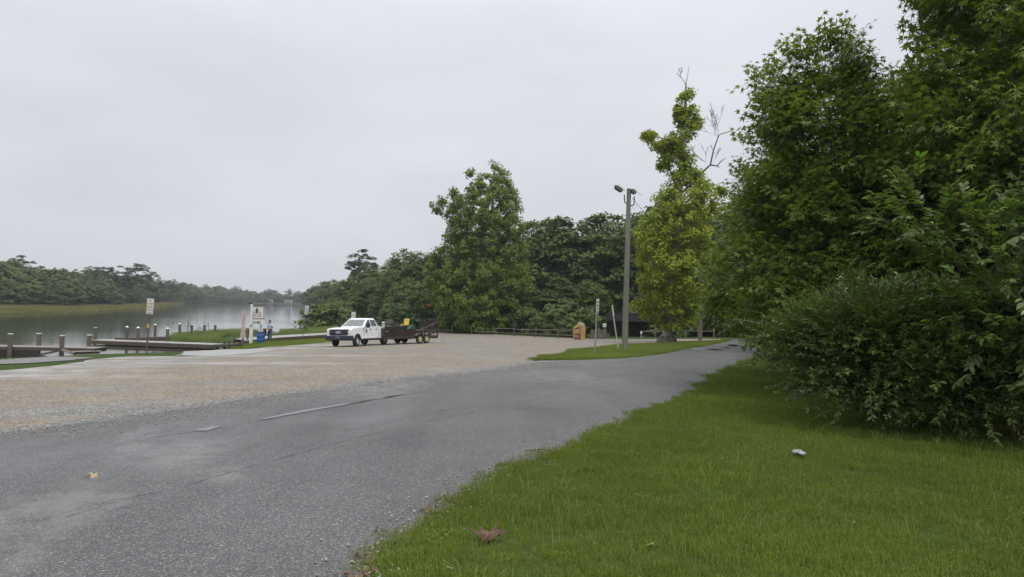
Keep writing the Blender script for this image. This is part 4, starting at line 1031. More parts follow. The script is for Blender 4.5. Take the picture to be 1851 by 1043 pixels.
# ---- light pole with flood lights and service wire
x, y = at(1129, 634); g = gz(x, y); t = far(1137, 343, y)
rt = empty('light_pole', (x, y, g), 0, 'tall wooden pole carrying two flood lights on the grass verge', 'light pole')
PW = mat('grey_green_pole_wood', (.17, .17, .125), .8, scale=3, stretch=(1, 1, .12), var=.35, bmp=.4)
dx, hz = t.x - x, t.z - g; lean = dx / hz
MB().tube([(0, 0, -.5), (dx * .5, 0, hz * .5), (dx, 0, hz)], [.165, .14, .115], 14).build('shaft', PW, rt, smooth=40)
MB().tube([(dx, 0, hz + .004), (dx, 0, hz + .06)], [.13, .10], 12).build('pole_cap', mat('rusted_cap', (.11, .07, .06), .7), rt)
mb = MB(); mb.tube([(dx - .11, -.02, hz - .72), (dx - .22, -.04, hz - .70), (dx - .24, -.05, hz - .55), (dx - .25, -.05, hz - .28)], .03, 8)
br = mb.build('lamp_bracket', BLACK_P, rt, smooth=40)
mb = MB(); mb.tube([(dx + .10, -.02, hz - .85), (dx + .26, -.04, hz - .80), (dx + .28, -.05, hz - .6), (dx + .28, -.05, hz - .35)], .03, 8)
br2 = mb.build('lamp_bracket', BLACK_P, rt, smooth=40)
LG = mat('grey_green_lamp_housing', (.10, .115, .085), .5, bmp=0)
def flood(cx, cz, ry, nm, w=.62, h=.26):
    T = Matrix.Translation((cx, -.06, cz)) @ Matrix.Rotation(ry, 4, 'Y')
    mb = MB(); mb.prism([(-w / 2, -h / 2), (w / 2 - .08, -h / 2), (w / 2, -h / 5), (w / 2, h / 5), (w / 2 - .1, h / 2), (-w / 2, h / 2)], -.20, .20, T); f = mb.build('flood_light', LG, rt, bevel=.01)
    MB().box((-.02, 0, -h / 2 - .012), (w * .8, .34, .02), M=T).build('lens', GLASS, f)
    MB().box((-w / 2 - .03, 0, 0), (.05, .3, h * .6), M=T).build('end_box', BLACK_P, f)
    for k in range(5): MB().box((-w / 2 + .1 + k * .1, 0, h / 2 + .02), (.015, .34, .04), M=T).build('cooling_fin', LG, f)
flood(dx - .54, hz + .02, R(32), 'a', .44, .17); flood(dx + .25, hz - .12, R(38), 'b', .26, .16)
mb = MB(); mb.tube([(dx + .12, 0, hz - .85), (dx + .28, -.03, hz - 1.05), (dx + .40, -.03, hz - .95), (dx + .36, 0, hz - .75), (dx + .2, 0, hz - .9)], .008, 5); mb.build('loose_wire', BLACK_P, rt)
x2, y2 = at(1265.5, 614.5); g2 = gz(x2, y2); t2 = far(1269, 455, y2)
pts = []
s0 = Vector((x + dx + .2, y, g + hz - .45)); s1 = Vector((t2.x - .1, y2, t2.z - .5))
for k in range(13):
    q = s0.lerp(s1, k / 12); q.z -= 2.2 * (k / 12) * (1 - k / 12); pts.append(q)
w_ = MB().tube(pts, .014, 5).build('service_wire', BLACK_P, None); tag(w_, 'thin black wire running from the light pole down into the yellow-green tree', 'wire')
rt = empty('utility_pole', (x2, y2, g2), 0, 'slim brown utility pole half hidden behind the yellow-green sycamore', 'utility pole')
MB().tube([(0, 0, -.4), (t2.x - x2, 0, t2.z - g2)], [.17, .12], 12).build('shaft', mat('brown_pole_wood', (.14, .115, .09), .8, stretch=(1, 1, .12)), rt, smooth=40)
MB().box((t2.x - x2, 0, t2.z - g2 - .4), (1.6, .1, .12)).build('cross_arm', mat('brown_pole_wood', (.14, .115, .09)), rt)

# ---- split rail fence along the far side of the lot
FW = mat('weathered_rail_wood', (.13, .115, .09), .85, scale=4, stretch=(.3, 2, 2), var=.4, bmp=.4)
def fence(name, label, pxs, post_h=1.05, rails=(.38, .82), missing=(), r_=.055, whitecap=None):
    pts = [at(u, v) for u, v in pxs]; x0, y0 = pts[0]; rt = empty(name, (x0, y0, gz(x0, y0)), 0, label, 'fence'); z0 = gz(x0, y0)
    for i, (x, y) in enumerate(pts):
        g = gz(x, y) - z0; h = post_h * random.uniform(.88, 1.12); a = random.uniform(-.04, .04)
        MB().box((x - x0 + a * .5, y - y0, g + h / 2 - .1), (.14, .12, h + .2), (0, a, random.uniform(-.2, .2))).build('post', FW, rt, bevel=.015)
    for i in range(len(pts) - 1):
        for k, z in enumerate(rails):
            if (i, k) in missing: continue
            a = Vector((pts[i][0] - x0, pts[i][1] - y0 - .03, gz(*pts[i]) - z0 + z + random.uniform(-.05, .05))); b = Vector((pts[i + 1][0] - x0, pts[i + 1][1] - y0 - .03, gz(*pts[i + 1]) - z0 + z + random.uniform(-.06, .04)))
            mb = MB(); mb.tube([a, a.lerp(b, .5) - Vector((0, 0, .02)), b], r_, 6); mb.build('rail', FW, rt)
fence('split_rail_fence', 'weathered split rail fence along the far edge of the gravel behind the trailer', [(745, 599), (781, 600.5), (817, 602), (852, 603.3), (890, 605), (929, 607), (968, 609), (1008, 611), (1038, 612.5)], rails=(.36, .84), missing=((1, 1), (2, 1), (3, 1), (2, 0), (0, 1)))
fence('split_rail_fence', 'short run of brown rails between the wooden cut-out kiosk and the dark shelter', [(1069, 612.5), (1082, 612.3), (1094, 612)], post_h=.95)
fence('split_rail_fence', 'low rail fence behind the verge between light pole and yellow-green sycamore', [(1159, 611.5), (1185, 611.3), (1212, 611), (1240, 610.6), (1262, 610.5), (1290, 610)], rails=(.72,), post_h=.85)
x, y = at(1159, 612.5); rt = empty('marker_post', (x, y, gz(x, y)), 0, 'low post with small round white top right of the light pole', 'marker post')
h_ = far(1159, 603, y).z - gz(x, y); MB().tube([(0, 0, -.1), (0, 0, h_)], .035, 8).build('shaft', GALV, rt)
MB().lathe([(.001, -.10), (.07, -.07), (.10, 0), (.07, .07), (.001, .10)], 14, Matrix.Translation((0, 0, h_ + .06))).build('round_top', SIGN_W, rt, smooth=40)
# ---- tawny wooden kiosk with rounded top
x, y = at(1047, 613.2); g = gz(x, y); s_ = y / FPX; rt = empty('wooden_cutout', (x, y, g), R(6), 'tawny yellow wooden cut-out with rounded top standing at the end of the split rail fence', 'wooden cut-out')
w_, h_ = 21 * s_, 32 * s_
TAWN = mat('tawny_plywood', (.42, .27, .10), .6, var=.4, scale=2.5, bmp=.1)
out = [(-w_ / 2, 0), (w_ / 2, 0), (w_ / 2 * 1.0, h_ * .72)] + [(w_ / 2 * math.cos(a_) * .98, h_ * .72 + h_ * .28 * math.sin(a_)) for a_ in (.3, .7, 1.1, 1.5)] + [(0, h_ * .99), (-w_ * .12, h_ * .93), (-w_ * .18, h_ * .80), (-w_ * .42, h_ * .72), (-w_ / 2, h_ * .66)]
MB().prism(out, -.18, .22).build('carcass', TAWN, rt, bevel=.03)
MB().prism([(w_ * .02, h_ * .03), (w_ * .07, h_ * .03), (w_ * .07, h_ * .86), (w_ * .02, h_ * .86)], -.20, -.182).build('centre_batten', mat('brown_batten', (.16, .09, .045), .7), rt)
MB().prism([(-w_ * .06, h_ * .80), (w_ * .30, h_ * .80), (w_ * .38, h_ * .90), (w_ * .1, h_ * .985), (-w_ * .04, h_ * .93)], -.21, -.183).build('pale_cap', mat('pale_grey_board', (.42, .40, .34), .6), rt)
MB().prism([(-w_ * .44, h_ * .58), (-w_ * .10, h_ * .62), (-w_ * .08, h_ * .72), (-w_ * .40, h_ * .68)], -.20, -.183).build('dark_patch', mat('dark_patch', (.05, .05, .045), .7), rt)
for z in (.12, .34): MB().box((-w_ * .22, -.23, h_ * z), (w_ * .5, .05, .09)).build('front_rail', mat('brown_batten', (.16, .09, .045)), rt)
MB().box((-w_ * .02 + .0, -.24, h_ * .20), (.08, .06, h_ * .42)).build('front_post', mat('brown_batten', (.16, .09, .045)), rt)
# ---- dark shelter
xa, ya = at(1100, 611.5); x, y = xa * 1.10, ya * 1.10; g = gz(x, y)
rt = empty('shelter', (x + 2.4, y + 2, g), R(-8), 'dark open-sided shelter with low gable roof under the trees', 'shelter')
rt.scale = (.62, .62, .74)
DK = mat('dark_stained_boards', (.030, .026, .024), .8)
for px_ in (-3.2, 0, 3.2):
    for py_ in (-2, 2): MB().box((px_, py_, 1.15), (.16, .16, 2.5)).build('post', DK, rt)
for s in (-1, 1):
    MB().box((0, s * 1.3, 2.85), (7.6, 2.95, .08), (s * R(-24), 0, 0)).build('roof_slope', mat('dull_roof', (.014, .014, .015), .95, spec=.05), rt)
MB().prism([(-2.1, 2.35), (2.1, 2.35), (0, 3.28)], -3.3, -3.2, Matrix.Rotation(R(90), 4, 'Z')).build('gable', DK, rt); MB().prism([(-2.1, 2.35), (2.1, 2.35), (0, 3.28)], 3.2, 3.3, Matrix.Rotation(R(90), 4, 'Z')).build('gable', DK, rt)
MB().box((0, 1.9, 1.1), (6.4, .06, 2.2)).build('back_wall', DK, rt)
for s in (-1, 1): MB().box((0, s * 2.0, 2.4), (6.8, .1, .18)).build('eave_beam', DK, rt)
x, y = at(1085, 612); y += .8
rt = empty('picnic_box', (x, y, gz(x, y)), 0, 'low brown crate-like box in front of the shelter', 'crate')
MB().box((0, 0, .3), (1.3, .7, .6)).build('case', mat('brown_timber', (.14, .11, .085)), rt, bevel=.01); MB().box((0, 0, .62), (1.4, .8, .04)).build('lid', mat('brown_batten', (.16, .09, .045)), rt)
for q in (-.12, .12): MB().box((q, -.36, .32), (.07, .02, .30)).build('slat', mat('pale_timber', (.30, .26, .15), .7), rt)
# ---- small white houses far across the river
def house(u, v, w_, h_, label, roofc):
    x, y = wat(u, v, .8); y2 = y; rt = empty('house', (x, y2, gz(x, y2)), R(10), label, 'house')
    up = 3.6
    for sx in (-.45, 0, .45):
        for sy in (-3, 3): MB().box((sx * w_, sy, up / 2 - .2), (.25, .25, up + .4)).build('stilt', GALV, rt)
    MB().box((0, 0, up + h_ / 2), (w_, 7, h_)).build('wall', mat('pale_siding', (.50, .50, .48), .7), rt)
    MB().prism([(-w_ / 2 - .3, up + h_), (w_ / 2 + .3, up + h_), (w_ / 2 - .2, up + h_ + .5), (-w_ / 2 + .2, up + h_ + .5)], -3.9, 3.9).build('roof', roofc, rt)
    h_ += up * 2
    for k in range(3): f_ = MB().box((-w_ / 3 + k * w_ / 3, -3.52, h_ * .5), (1.1, .05, 1.3)).build('window', GLASS, rt)
house(521, 549.6, 6, 1.9, 'long low white house on the far shore left of the right-hand woods', mat('pale_roof', (.45, .45, .46), .5))
house(489, 549.2, 2.6, 1.8, 'small white boathouse on the far shore above the kiosk sign', mat('pale_roof', (.45, .45, .46)))

# ---- fallen leaves and litter
def fallen(u, v, size, label, col, lift=.03, cat='leaf', rz=0.0, surf='lawn', curl=.35):
    x, y = at(u, v); z = gz(x, y) + (.085 if surf == 'lawn' else .055)
    T = [(r * math.cos(R(a)), r * math.sin(R(a)), 0) for a, r in STAR_A]
    bm = bmesh.new(); cvt = bm.verts.new((0, 0, lift)); vs = []
    for i, (a, r) in enumerate(STAR_A):
        xx, yy = r * math.cos(R(a)), r * math.sin(R(a)); vs.append(bm.verts.new((xx, yy, curl * r * r * (.5 + .5 * math.sin(i * 1.9 + rz)) + .02)))
    for i in range(len(vs)): bm.faces.new((cvt, vs[i], vs[(i + 1) % len(vs)]))
    bmesh.ops.subdivide_edges(bm, edges=bm.edges, cuts=1); 
    for w in bm.verts: w.co += .16 * mnoise.noise_vector(w.co * 2.3 + Vector((u, 0, 0))) + Vector((0, 0, .10 * mnoise.noise(w.co * 5 + Vector((0, u, 0))))); w.co *= size / 2
    me = bpy.data.meshes.new('fallen_leaf'); bm.to_mesh(me); bm.free()
    o = link('fallen_leaf', me, col); o.location = (x, y, z); o.rotation_euler = (R(6), R(-8), rz); tag(o, label, cat)
    sm = o.modifiers.new('t', 'SOLIDIFY'); sm.thickness = .0012
    st = MB().tube([(0, -.1 * size, .02 * size), (.02, -.5 * size, .05), (.03, -.62 * size, .03)], .0016, 5).build('stem', col, o); return o
BR = mat('dry_brown_leaf', (.11, .062, .030), .6, var=.45, scale=20); TN = mat('tan_leaf', (.36, .27, .13), .6, var=.3, scale=20); YL = mat('yellow_leaf', (.42, .36, .06), .5, scale=20); PG = mat('pale_green_leaf', (.22, .32, .08), .5, scale=20)
fallen(885, 982, .30, 'large curled brown dry leaf lying on the lawn at the bottom of the frame', BR, .30, rz=.5, curl=.45)
fallen(172, 861, .19, 'tan dry leaf lying on the asphalt at lower left', TN, .06, rz=2.2, surf='road', curl=.12)
fallen(1237, 744.5, .11, 'small orange leaf on the lawn near the road edge', mat('orange_leaf', (.42, .17, .04), .5), rz=.4)
fallen(1281, 735.5, .13, 'pale green leaf on the lawn between road and bushes', PG, rz=2.0)
fallen(1175, 995, .08, 'small yellow-green leaf upright in the lawn near the lower middle', PG, rz=4.0, curl=.8)
fallen(1320, 700, .12, 'pale leaf on the lawn beside the drooping branches', PG, rz=5.0)
for (u, v, r_, lb) in ((948, 822, .04, 'small dark stick on the asphalt edge'),):
    x, y = at(u, v); o = MB().tube([(0, 0, 0), (.2, .05, .01), (.38, .02, 0)], .008, 5).build('stick', BR, None); o.location = (x, y, gz(x, y) + .095); tag(o, 'short brown twig at the road edge of the lawn', 'twig')
x, y = at(1445, 829.5); bm = bmesh.new(); bmesh.ops.create_icosphere(bm, subdivisions=3, radius=.07)
for w in bm.verts: w.co.z *= .35; w.co *= 1 + .5 * mnoise.noise(w.co * 22) + .3 * mnoise.noise(w.co * 60)
me = bpy.data.meshes.new('crumpled_litter'); bm.to_mesh(me); bm.free(); o = link('crumpled_litter', me, mat('white_paper', (.28, .30, .30), .7)); o.location = (x, y, gz(x, y) + .12); tag(o, 'small crumpled white piece of litter in the grass before the bushes', 'litter')

# ---- person
def skin_chain(verts, edges, radii, sub=2):
    me = bpy.data.meshes.new('s'); me.from_pydata(verts, edges, [])
    o = bpy.data.objects.new('s', me); COL.objects.link(o)
    md = o.modifiers.new('skin', 'SKIN'); md.use_smooth_shade = True
    for i, r_ in enumerate(radii):
        sv = me.skin_vertices[0].data[i]; sv.radius = (r_, r_) if not hasattr(r_, '__len__') else r_
    me.skin_vertices[0].data[0].use_root = True
    sb = o.modifiers.new('sub', 'SUBSURF'); sb.levels = sub; sb.render_levels = sub
    dg = bpy.context.evaluated_depsgraph_get(); out = bpy.data.meshes.new_from_object(o.evaluated_get(dg))
    bpy.data.objects.remove(o); out.materials.clear(); out.shade_smooth(); return out
SKIN = mat('skin', (.30, .17, .11), .5, var=.1, bmp=0)
def person():
    x, y = at(487.5, 617.2); g = gz(x, y)
    rt = empty('person', (x, y, g), R(-25), 'person in pale blue shirt and jeans standing beside the blue barrel', 'person')
    rt.scale = (1.02, 1.02, 1.02)
    # faces -x/-y; a continuous body
    V = [(0, 0, .93), (0, 0, 1.10), (0, 0, 1.28), (0, 0, 1.42), (0, 0, 1.50), (0, -.02, 1.58), (0, -.03, 1.68),
         (-.10, 0, .90), (-.12, -.02, .50), (-.12, .02, .10), (-.13, -.10, .04), (.10, 0, .90), (.12, -.02, .50), (.12, .02, .10), (.14, -.10, .04),
         (-.19, 0, 1.40), (-.24, .02, 1.14), (-.20, -.22, 1.08), (-.18, -.30, 1.09), (.19, 0, 1.40), (.25, .02, 1.14), (.10, -.20, 1.07), (.02, -.26, 1.08)]
    E = [(0, 1), (1, 2), (2, 3), (3, 4), (4, 5), (5, 6), (0, 7), (7, 8), (8, 9), (9, 10), (0, 11), (11, 12), (12, 13), (13, 14), (3, 15), (15, 16), (16, 17), (17, 18), (3, 19), (19, 20), (20, 21), (21, 22)]
    Rr = [(.15, .11), (.14, .11), (.16, .12), (.13, .10), .055, .085, .09, .085, .06, .042, .04, .085, .06, .042, .04, .06, .045, .035, .03, .06, .045, .035, .03]
    link('body', skin_chain(V, E, Rr), SKIN, rt)
    # shirt
    V = [(0, 0, .90), (0, 0, 1.10), (0, 0, 1.28), (0, 0, 1.44), (-.20, 0, 1.40), (-.245, .02, 1.20), (.20, 0, 1.40), (.255, .02, 1.20)]
    E = [(0, 1), (1, 2), (2, 3), (3, 4), (4, 5), (3, 6), (6, 7)]
    link('shirt', skin_chain(V, E, [(.185, .145), (.175, .14), (.19, .145), (.125, .11), .085, .075, .085, .075]), mat('pale_blue_cotton', (.40, .47, .58), .8, var=.12), rt)
    V = [(0, 0, .97), (-.10, 0, .86), (-.12, -.02, .50), (-.12, .02, .10), (.10, 0, .86), (.12, -.02, .50), (.12, .02, .10)]
    E = [(0, 1), (1, 2), (2, 3), (0, 4), (4, 5), (5, 6)]
    link('jeans', skin_chain(V, E, [(.165, .13), .115, .085, .072, .115, .085, .072]), mat('blue_denim', (.06, .085, .17), .85, var=.2), rt)
    MB().tube([(0, 0, 1.045), (0, 0, 1.0)], [.165, .165], 16).build('belt', BLACK_P, rt)
    for s in (-1, 1):
        MB().box((s * .13, -.07, .05), (.10, .28, .10)).build('shoe', BLACK_P, rt, bevel=.03, seg=3)
        # hands with fingers
        hx, hy, hz_ = (-.18, -.34, 1.09) if s < 0 else (.0, -.30, 1.08); mb = MB()
        for k in range(4): mb.tube([(hx + s * (.03 - k * .02), hy + .02, hz_), (hx + s * (.03 - k * .02), hy - .05, hz_ - .01), (hx + s * (.03 - k * .02), hy - .06, hz_ - .05)], [.011, .010, .008], 6)
        mb.tube([(hx - s * .04, hy + .03, hz_), (hx - s * .07, hy - .01, hz_ - .01), (hx - s * .06, hy - .04, hz_ - .02)], [.012, .011, .009], 6)
        mb.build('fingers', SKIN, rt, smooth=60)['kind'] = 'stuff'
    MB().lathe([(.001, .10), (.06, .09), (.098, .04), (.102, -.02)], 16, Matrix.Translation((0, -.03, 1.72)) @ Matrix.Rotation(R(90), 4, 'X')).build('cap', BLACK_P, rt, smooth=50)
    MB().box((0, -.15, 1.705), (.14, .12, .012), (R(-8), 0, 0)).build('cap_brim', BLACK_P, rt, bevel=.004)
    MB().tube([(0, -.118, 1.65), (0, -.145, 1.63), (0, -.12, 1.615)], .012, 6).build('nose', SKIN, rt)
    for s in (-1, 1):
        MB().tube([(s * .035, -.108, 1.665), (s * .035, -.118, 1.665)], .010, 8).build('eye', BLACK_P, rt); MB().tube([(s * .092, -.02, 1.63), (s * .092, -.02, 1.67)], .016, 6).build('ear', SKIN, rt)
    MB().tube([(-.03, -.112, 1.59), (.03, -.112, 1.59)], .006, 6).build('mouth', mat('lip', (.22, .08, .07), .5, bmp=0), rt)
    return rt
pr = person()
# dark jacket hanging from the hand
mt = pr.location; rt = empty('life_vest', (mt.x, mt.y, mt.z + .0), R(-25), 'black folded vest hanging from the person\'s hands', 'vest')
bm = bmesh.new(); bmesh.ops.create_cube(bm, size=1); bmesh.ops.subdivide_edges(bm, edges=bm.edges, cuts=5, use_grid_fill=True)
for w in bm.verts:
    t_ = .5 - w.co.z; wd = .26 * (1 - .55 * t_) * (1 + .2 * math.sin(t_ * 5)); w.co = Vector((w.co.x * wd + .05 * math.sin(t_ * 3), w.co.y * .10, w.co.z * .72)) ; w.co += Vector((mnoise.noise(w.co * 9), mnoise.noise(w.co * 9 + Vector((4, 0, 0))), 0)) * .03
me = bpy.data.meshes.new('cloth'); bm.to_mesh(me); bm.free(); me.shade_smooth(); o = link('cloth', me, BLACK_P, rt); o.location = (-.28, -.34, .78)
MB().tube([(-.28, -.34, 1.12), (-.27, -.36, .95)], .02, 6).build('strap', BLACK_P, rt)
# ---- moored items: low tarred timber on the near bank behind the truck
# ================================================================== plants
BARK = mat('grey_brown_bark', (.13, .11, .09), .9, scale=6, stretch=(1, 1, .2), var=.5, bmp=.6)
PALEB = mat('pale_mottled_bark', (.33, .31, .27), .85, scale=3, var=.55, bmp=.4)
PINEB = mat('pine_bark', (.15, .11, .085), .9, scale=5, stretch=(1, 1, .3), var=.5, bmp=.5)
DEADW = mat('dead_grey_wood', (.10, .085, .075), .9, var=.3)
L_WOOD = leafmat('dark_hardwood_leaf', (.050, .080, .020), (.112, .160, .036), (.11, .15, .03), .03, .3, .5, .12)
L_OLIVE = leafmat('olive_hardwood_leaf', (.058, .088, .020), (.125, .170, .036), (.12, .14, .03), .04, .3, .5, .12)
L_FAR = leafmat('far_bank_leaf', (.050, .078, .026), (.110, .145, .044), None, 0, .3, .6, .05)
L_PINE = leafmat('pine_needle', (.030, .055, .020), (.060, .095, .03), None, 0, .15, .6, .3)
L_SYC = leafmat('sycamore_leaf', (.092, .145, .022), (.190, .255, .044), (.17, .15, .03), .03, .38, .5, .16)
L_YEL = leafmat('yellow_green_sycamore_leaf', (.165, .225, .020), (.33, .375, .045), (.27, .20, .04), .04, .42, .5, .22)
L_GUM = leafmat('sweetgum_leaf', (.080, .130, .024), (.200, .265, .050), (.16, .17, .03), .05, .33, .38, .5)
L_GUMY = leafmat('light_sweetgum_leaf', (.080, .135, .020), (.175, .24, .038), (.24, .14, .04), .04, .38, .38, .5)
L_PRIV = leafmat('privet_leaf', (.052, .092, .022), (.130, .185, .042), (.10, .15, .03), .06, .3, .35, .8)
L_BROAD = leafmat('glossy_broad_leaf', (.050, .085, .022), (.120, .165, .040), (.12, .24, .03), .12, .35, .32, .9)
L_MARSH = leafmat('marsh_grass_blade', (.115, .120, .038), (.235, .220, .085), None, 0, .3, .7, .06)
L_REED = leafmat('green_reed_blade', (.12, .165, .045), (.24, .29, .10), None, 0, .3, .6, .3)
L_GRASS = leafmat('grass_blade', (.102, .142, .022), (.182, .236, .042), (.22, .20, .07), .05, .4, .5, .35)

def limbs_to(c, axis_pts, n, rng, r0=.06, rise=.5):
    """limbs from the trunk line to n of the clump centres"""
    out = []; A = np.array([tuple(p) for p in axis_pts])
    for i in rng.choice(len(c), min(n, len(c)), replace=False):
        e = Vector(c[i]); hz = max(A[0, 2] + .15 * (A[-1, 2] - A[0, 2]), e.z - rise * math.hypot(e.x - A[0, 0], e.y - A[0, 1]))
        hz = min(hz, A[-1, 2] * .98); b = Vector([np.interp(hz, A[:, 2], A[:, k]) for k in range(3)])
        m_ = b.lerp(e, .5) + Vector((0, 0, .08 * (e - b).length)); L = (e - b).length
        out.append(([b, m_, e], [r0 * (.6 + .08 * L), r0 * .6, r0 * .15]))
    return out

# ---- far and middle-distance tree kinds; each kind is one pair of meshes, copied with its own size
def kind_broad(name, prof, ncl, per, rc, size, lm, bark, seed, shell=.5, tmpl=T_BLOB, flat=.6, lean=0, rough=.28, limbs=14, tr=.022):
    rng = np.random.default_rng(seed)
    c, o = profile_centres(prof, ncl, rng, shell, seed, rough, 8.0)
    P, Rm, S = clump_leaves(c, o, per, rc, size, rng, flat, .25)
    cm = leaves_mesh(name + '_crown', tmpl, P, Rm, S); cm.materials.append(lm)
    ax = [Vector((0, 0, -.03)), Vector((.005, 0, .3)), Vector((lean, .004, .62)), Vector((lean * 1.5, 0, .93))]
    tm = trunk_mb(ax, [tr, tr * .8, tr * .5, tr * .1], limbs_to(c, ax, limbs, rng, tr * .45)).mesh(name + '_trunk', 60); tm.materials.append(bark)
    return tm, cm
PROF_OAK = [(.04, .16), (.15, .24), (.35, .30), (.55, .31), (.75, .25), (.9, .15), (1.0, .03)]
PROF_TALL = [(.03, .14), (.2, .19), (.45, .22), (.7, .19), (.88, .11), (1.0, .02)]
PROF_ROUND = [(.02, .26), (.2, .38), (.45, .42), (.7, .36), (.88, .22), (1.0, .04)]
K = {
    'oak': kind_broad('oak', PROF_OAK, 330, 44, .075, .021, L_WOOD, BARK, 11),
    'tall': kind_broad('tall', PROF_TALL, 300, 44, .06, .019, L_WOOD, BARK, 12, rough=.34),
    'olive': kind_broad('olive', PROF_ROUND, 330, 44, .085, .024, L_OLIVE, BARK, 13),
    'layered': kind_broad('layered', [(.05, .30), (.25, .34), (.45, .31), (.65, .24), (.82, .16), (1.0, .03)], 260, 50, .085, .021, L_WOOD, BARK, 14, flat=.28),
    'farbroad': kind_broad('farbroad', PROF_ROUND, 130, 26, .12, .05, L_FAR, BARK, 15, flat=.7),
    'fartall': kind_broad('fartall', PROF_OAK, 120, 26, .10, .042, L_FAR, BARK, 16, flat=.6),
    'pine': kind_broad('pine', [(.52, .12), (.62, .20), (.74, .25), (.86, .24), (.95, .15), (1.0, .05)], 46, 70, .062, .020, L_PINE, PINEB, 17, shell=.8, flat=.5, lean=.02, rough=.4, limbs=26, tr=.016),
    'pinetop': kind_broad('pinetop', [(.60, .10), (.72, .22), (.80, .15), (.90, .25), (1.0, .10)], 26, 70, .055, .018, L_PINE, PINEB, 18, shell=.9, flat=.45, lean=-.02, rough=.5, limbs=24, tr=.014),
}
def plant_tree(kind, x, y, h, w=1.0, label=None, group=None, name='tree', cat='tree', rz=None, dz=-.1):
    tm, cm = K[kind]; rt = empty(name, (x, y, gz(x, y) + dz), random.uniform(0, 6.28) if rz is None else rz, label, cat, group)
    rt.scale = (h * w, h * w, h)
    link('trunk', tm, None, rt); link('crown', cm, None, rt); return rt

def tree_px(kind, u, vtop, D, w, label, group=None, name='hardwood_tree', **k):
    X = far(u, 560, D).x; h = far(u, vtop, D).z - gz(X, D)
    return plant_tree(kind, X, D, h, w, label, group, name, **k)

# woods behind the lot, from left (upriver bank) to right
G1 = 'trees of the wooded bank behind the lot'
BANK = [ # kind, u, vtop, D, width, label
    ('farbroad', 566, 520, 425, 1.3, 'low round tree at the far left tip of the right-hand river bank'),
    ('farbroad', 583, 510, 330, 1.25, 'dark round tree second from the tip of the wooded river bank'),
    ('olive', 601, 506, 270, 1.3, 'rounded olive tree above the far end of the river-bank woods'),
    ('olive', 618, 508, 225, 1.35, 'olive tree overhanging the water left of the lone pine'),
    ('pine', 655, 451, 205, 1.12, 'lone tall pine with airy rounded crown above the river-bank trees'),
    ('olive', 638, 500, 185, 1.3, 'broad green tree below and left of the lone pine'),
    ('farbroad', 664, 489, 172, 1.3, 'round pale green tree just right below the lone pine'),
    ('olive', 688, 482, 150, 1.35, 'olive bushy tree behind the cab of the white pickup'),
    ('oak', 676, 500, 140, 1.3, 'low dark tree behind the truck bed at the water edge'),
    ('layered', 712, 478, 128, 1.2, 'light green tree with drooping boughs above the truck bed'),
    ('oak', 728, 449, 124, 1.0, 'dark tree with narrow forked top rising left of the big sycamore'),
    ('oak', 757, 455, 116, 1.2, 'dense dark green tree beside the left edge of the big sycamore'),
    ('olive', 738, 505, 104, 1.25, 'bushy light green tree directly above the yellow mower seat'),
    ('oak', 790, 447, 116, 1.1, 'dark tree filling in behind the left flank of the big sycamore'),
    ('tall', 852, 420, 112, 1.3, 'tree hidden deep behind the big sycamore'),
    ('oak', 935, 408, 108, 1.2, 'dark tree at the right shoulder of the big sycamore'),
    ('layered', 962, 398, 112, 1.0, 'dark layered tree just right of the big sycamore'),
    ('tall', 987, 391, 108, 1.2, 'upright dark green tree, first in the woods right of the sycamore'),
    ('tall', 1016, 388, 106, 1.25, 'upright dark green tree, highest in the woods left of the light pole'),
    ('oak', 1048, 396, 110, 1.15, 'round topped dark tree above the tawny wooden cut-out'),
    ('layered', 1086, 384, 104, 1.1, 'pale green cypress-like tree with pointed top left of the light pole'),
    ('oak', 1118, 388, 112, 1.1, 'dark tree right behind the light pole'),
    ('tall', 1150, 386, 108, 1.2, 'tall dark tree between the light pole and the yellow-green sycamore'),
    ('oak', 1178, 372, 100, 1.0, 'dark tree behind the left flank of the yellow-green sycamore'),
    ('tall', 1212, 370, 108, 1.3, 'dark tree hidden behind the yellow-green sycamore'),
    ('oak', 1262, 380, 100, 1.2, 'dark tree behind the slim utility pole'),
    ('olive', 1312, 368, 92, 1.25, 'green tree between the utility pole and the near bushes'),
    ('oak', 1365, 350, 84, 1.2, 'dark tree beyond the far end of the road'),
    ('layered', 1010, 500, 92, 1.5, 'low dark tree leaning over the split rail fence right of the sycamore'),
    ('oak', 1062, 505, 93, 1.35, 'low dark tree behind the tawny wooden cut-out'),
    ('layered', 1128, 480, 118, 1.5, 'low dark tree over the roof of the shelter'),
    ('oak', 945, 505, 94, 1.4, 'low dark tree behind the fence right of the sycamore trunk'),
    ('oak', 815, 500, 98, 1.4, 'low dark tree behind the raised ramp gate of the trailer'),
    ('olive', 775, 505, 100, 1.3, 'low dark bushy tree behind the cream-rimmed trailer wheels'),
    ('layered', 1190, 500, 92, 1.4, 'low dark tree behind the marker post with the white top'),
    ('oak', 1245, 500, 90, 1.4, 'low dark tree behind the foot of the slim utility pole'),
    ('oak', 1305, 500, 84, 1.5, 'low dark tree just past the end of the verge'),
    ('layered', 1350, 480, 76, 1.6, 'low tree where the road disappears'),
    ('olive', 1400, 430, 74, 1.4, 'tree across the far end of the road behind the bushes'),
    ('oak', 1450, 380, 66, 1.3, 'tree beyond the road, mostly hidden by the near sweetgum'),
]
for kd, u, vt, D, w, lb in BANK:
    tree_px(kd, u, vt, D, w, lb, G1, 'pine_tree' if kd == 'pine' else 'hardwood_tree')
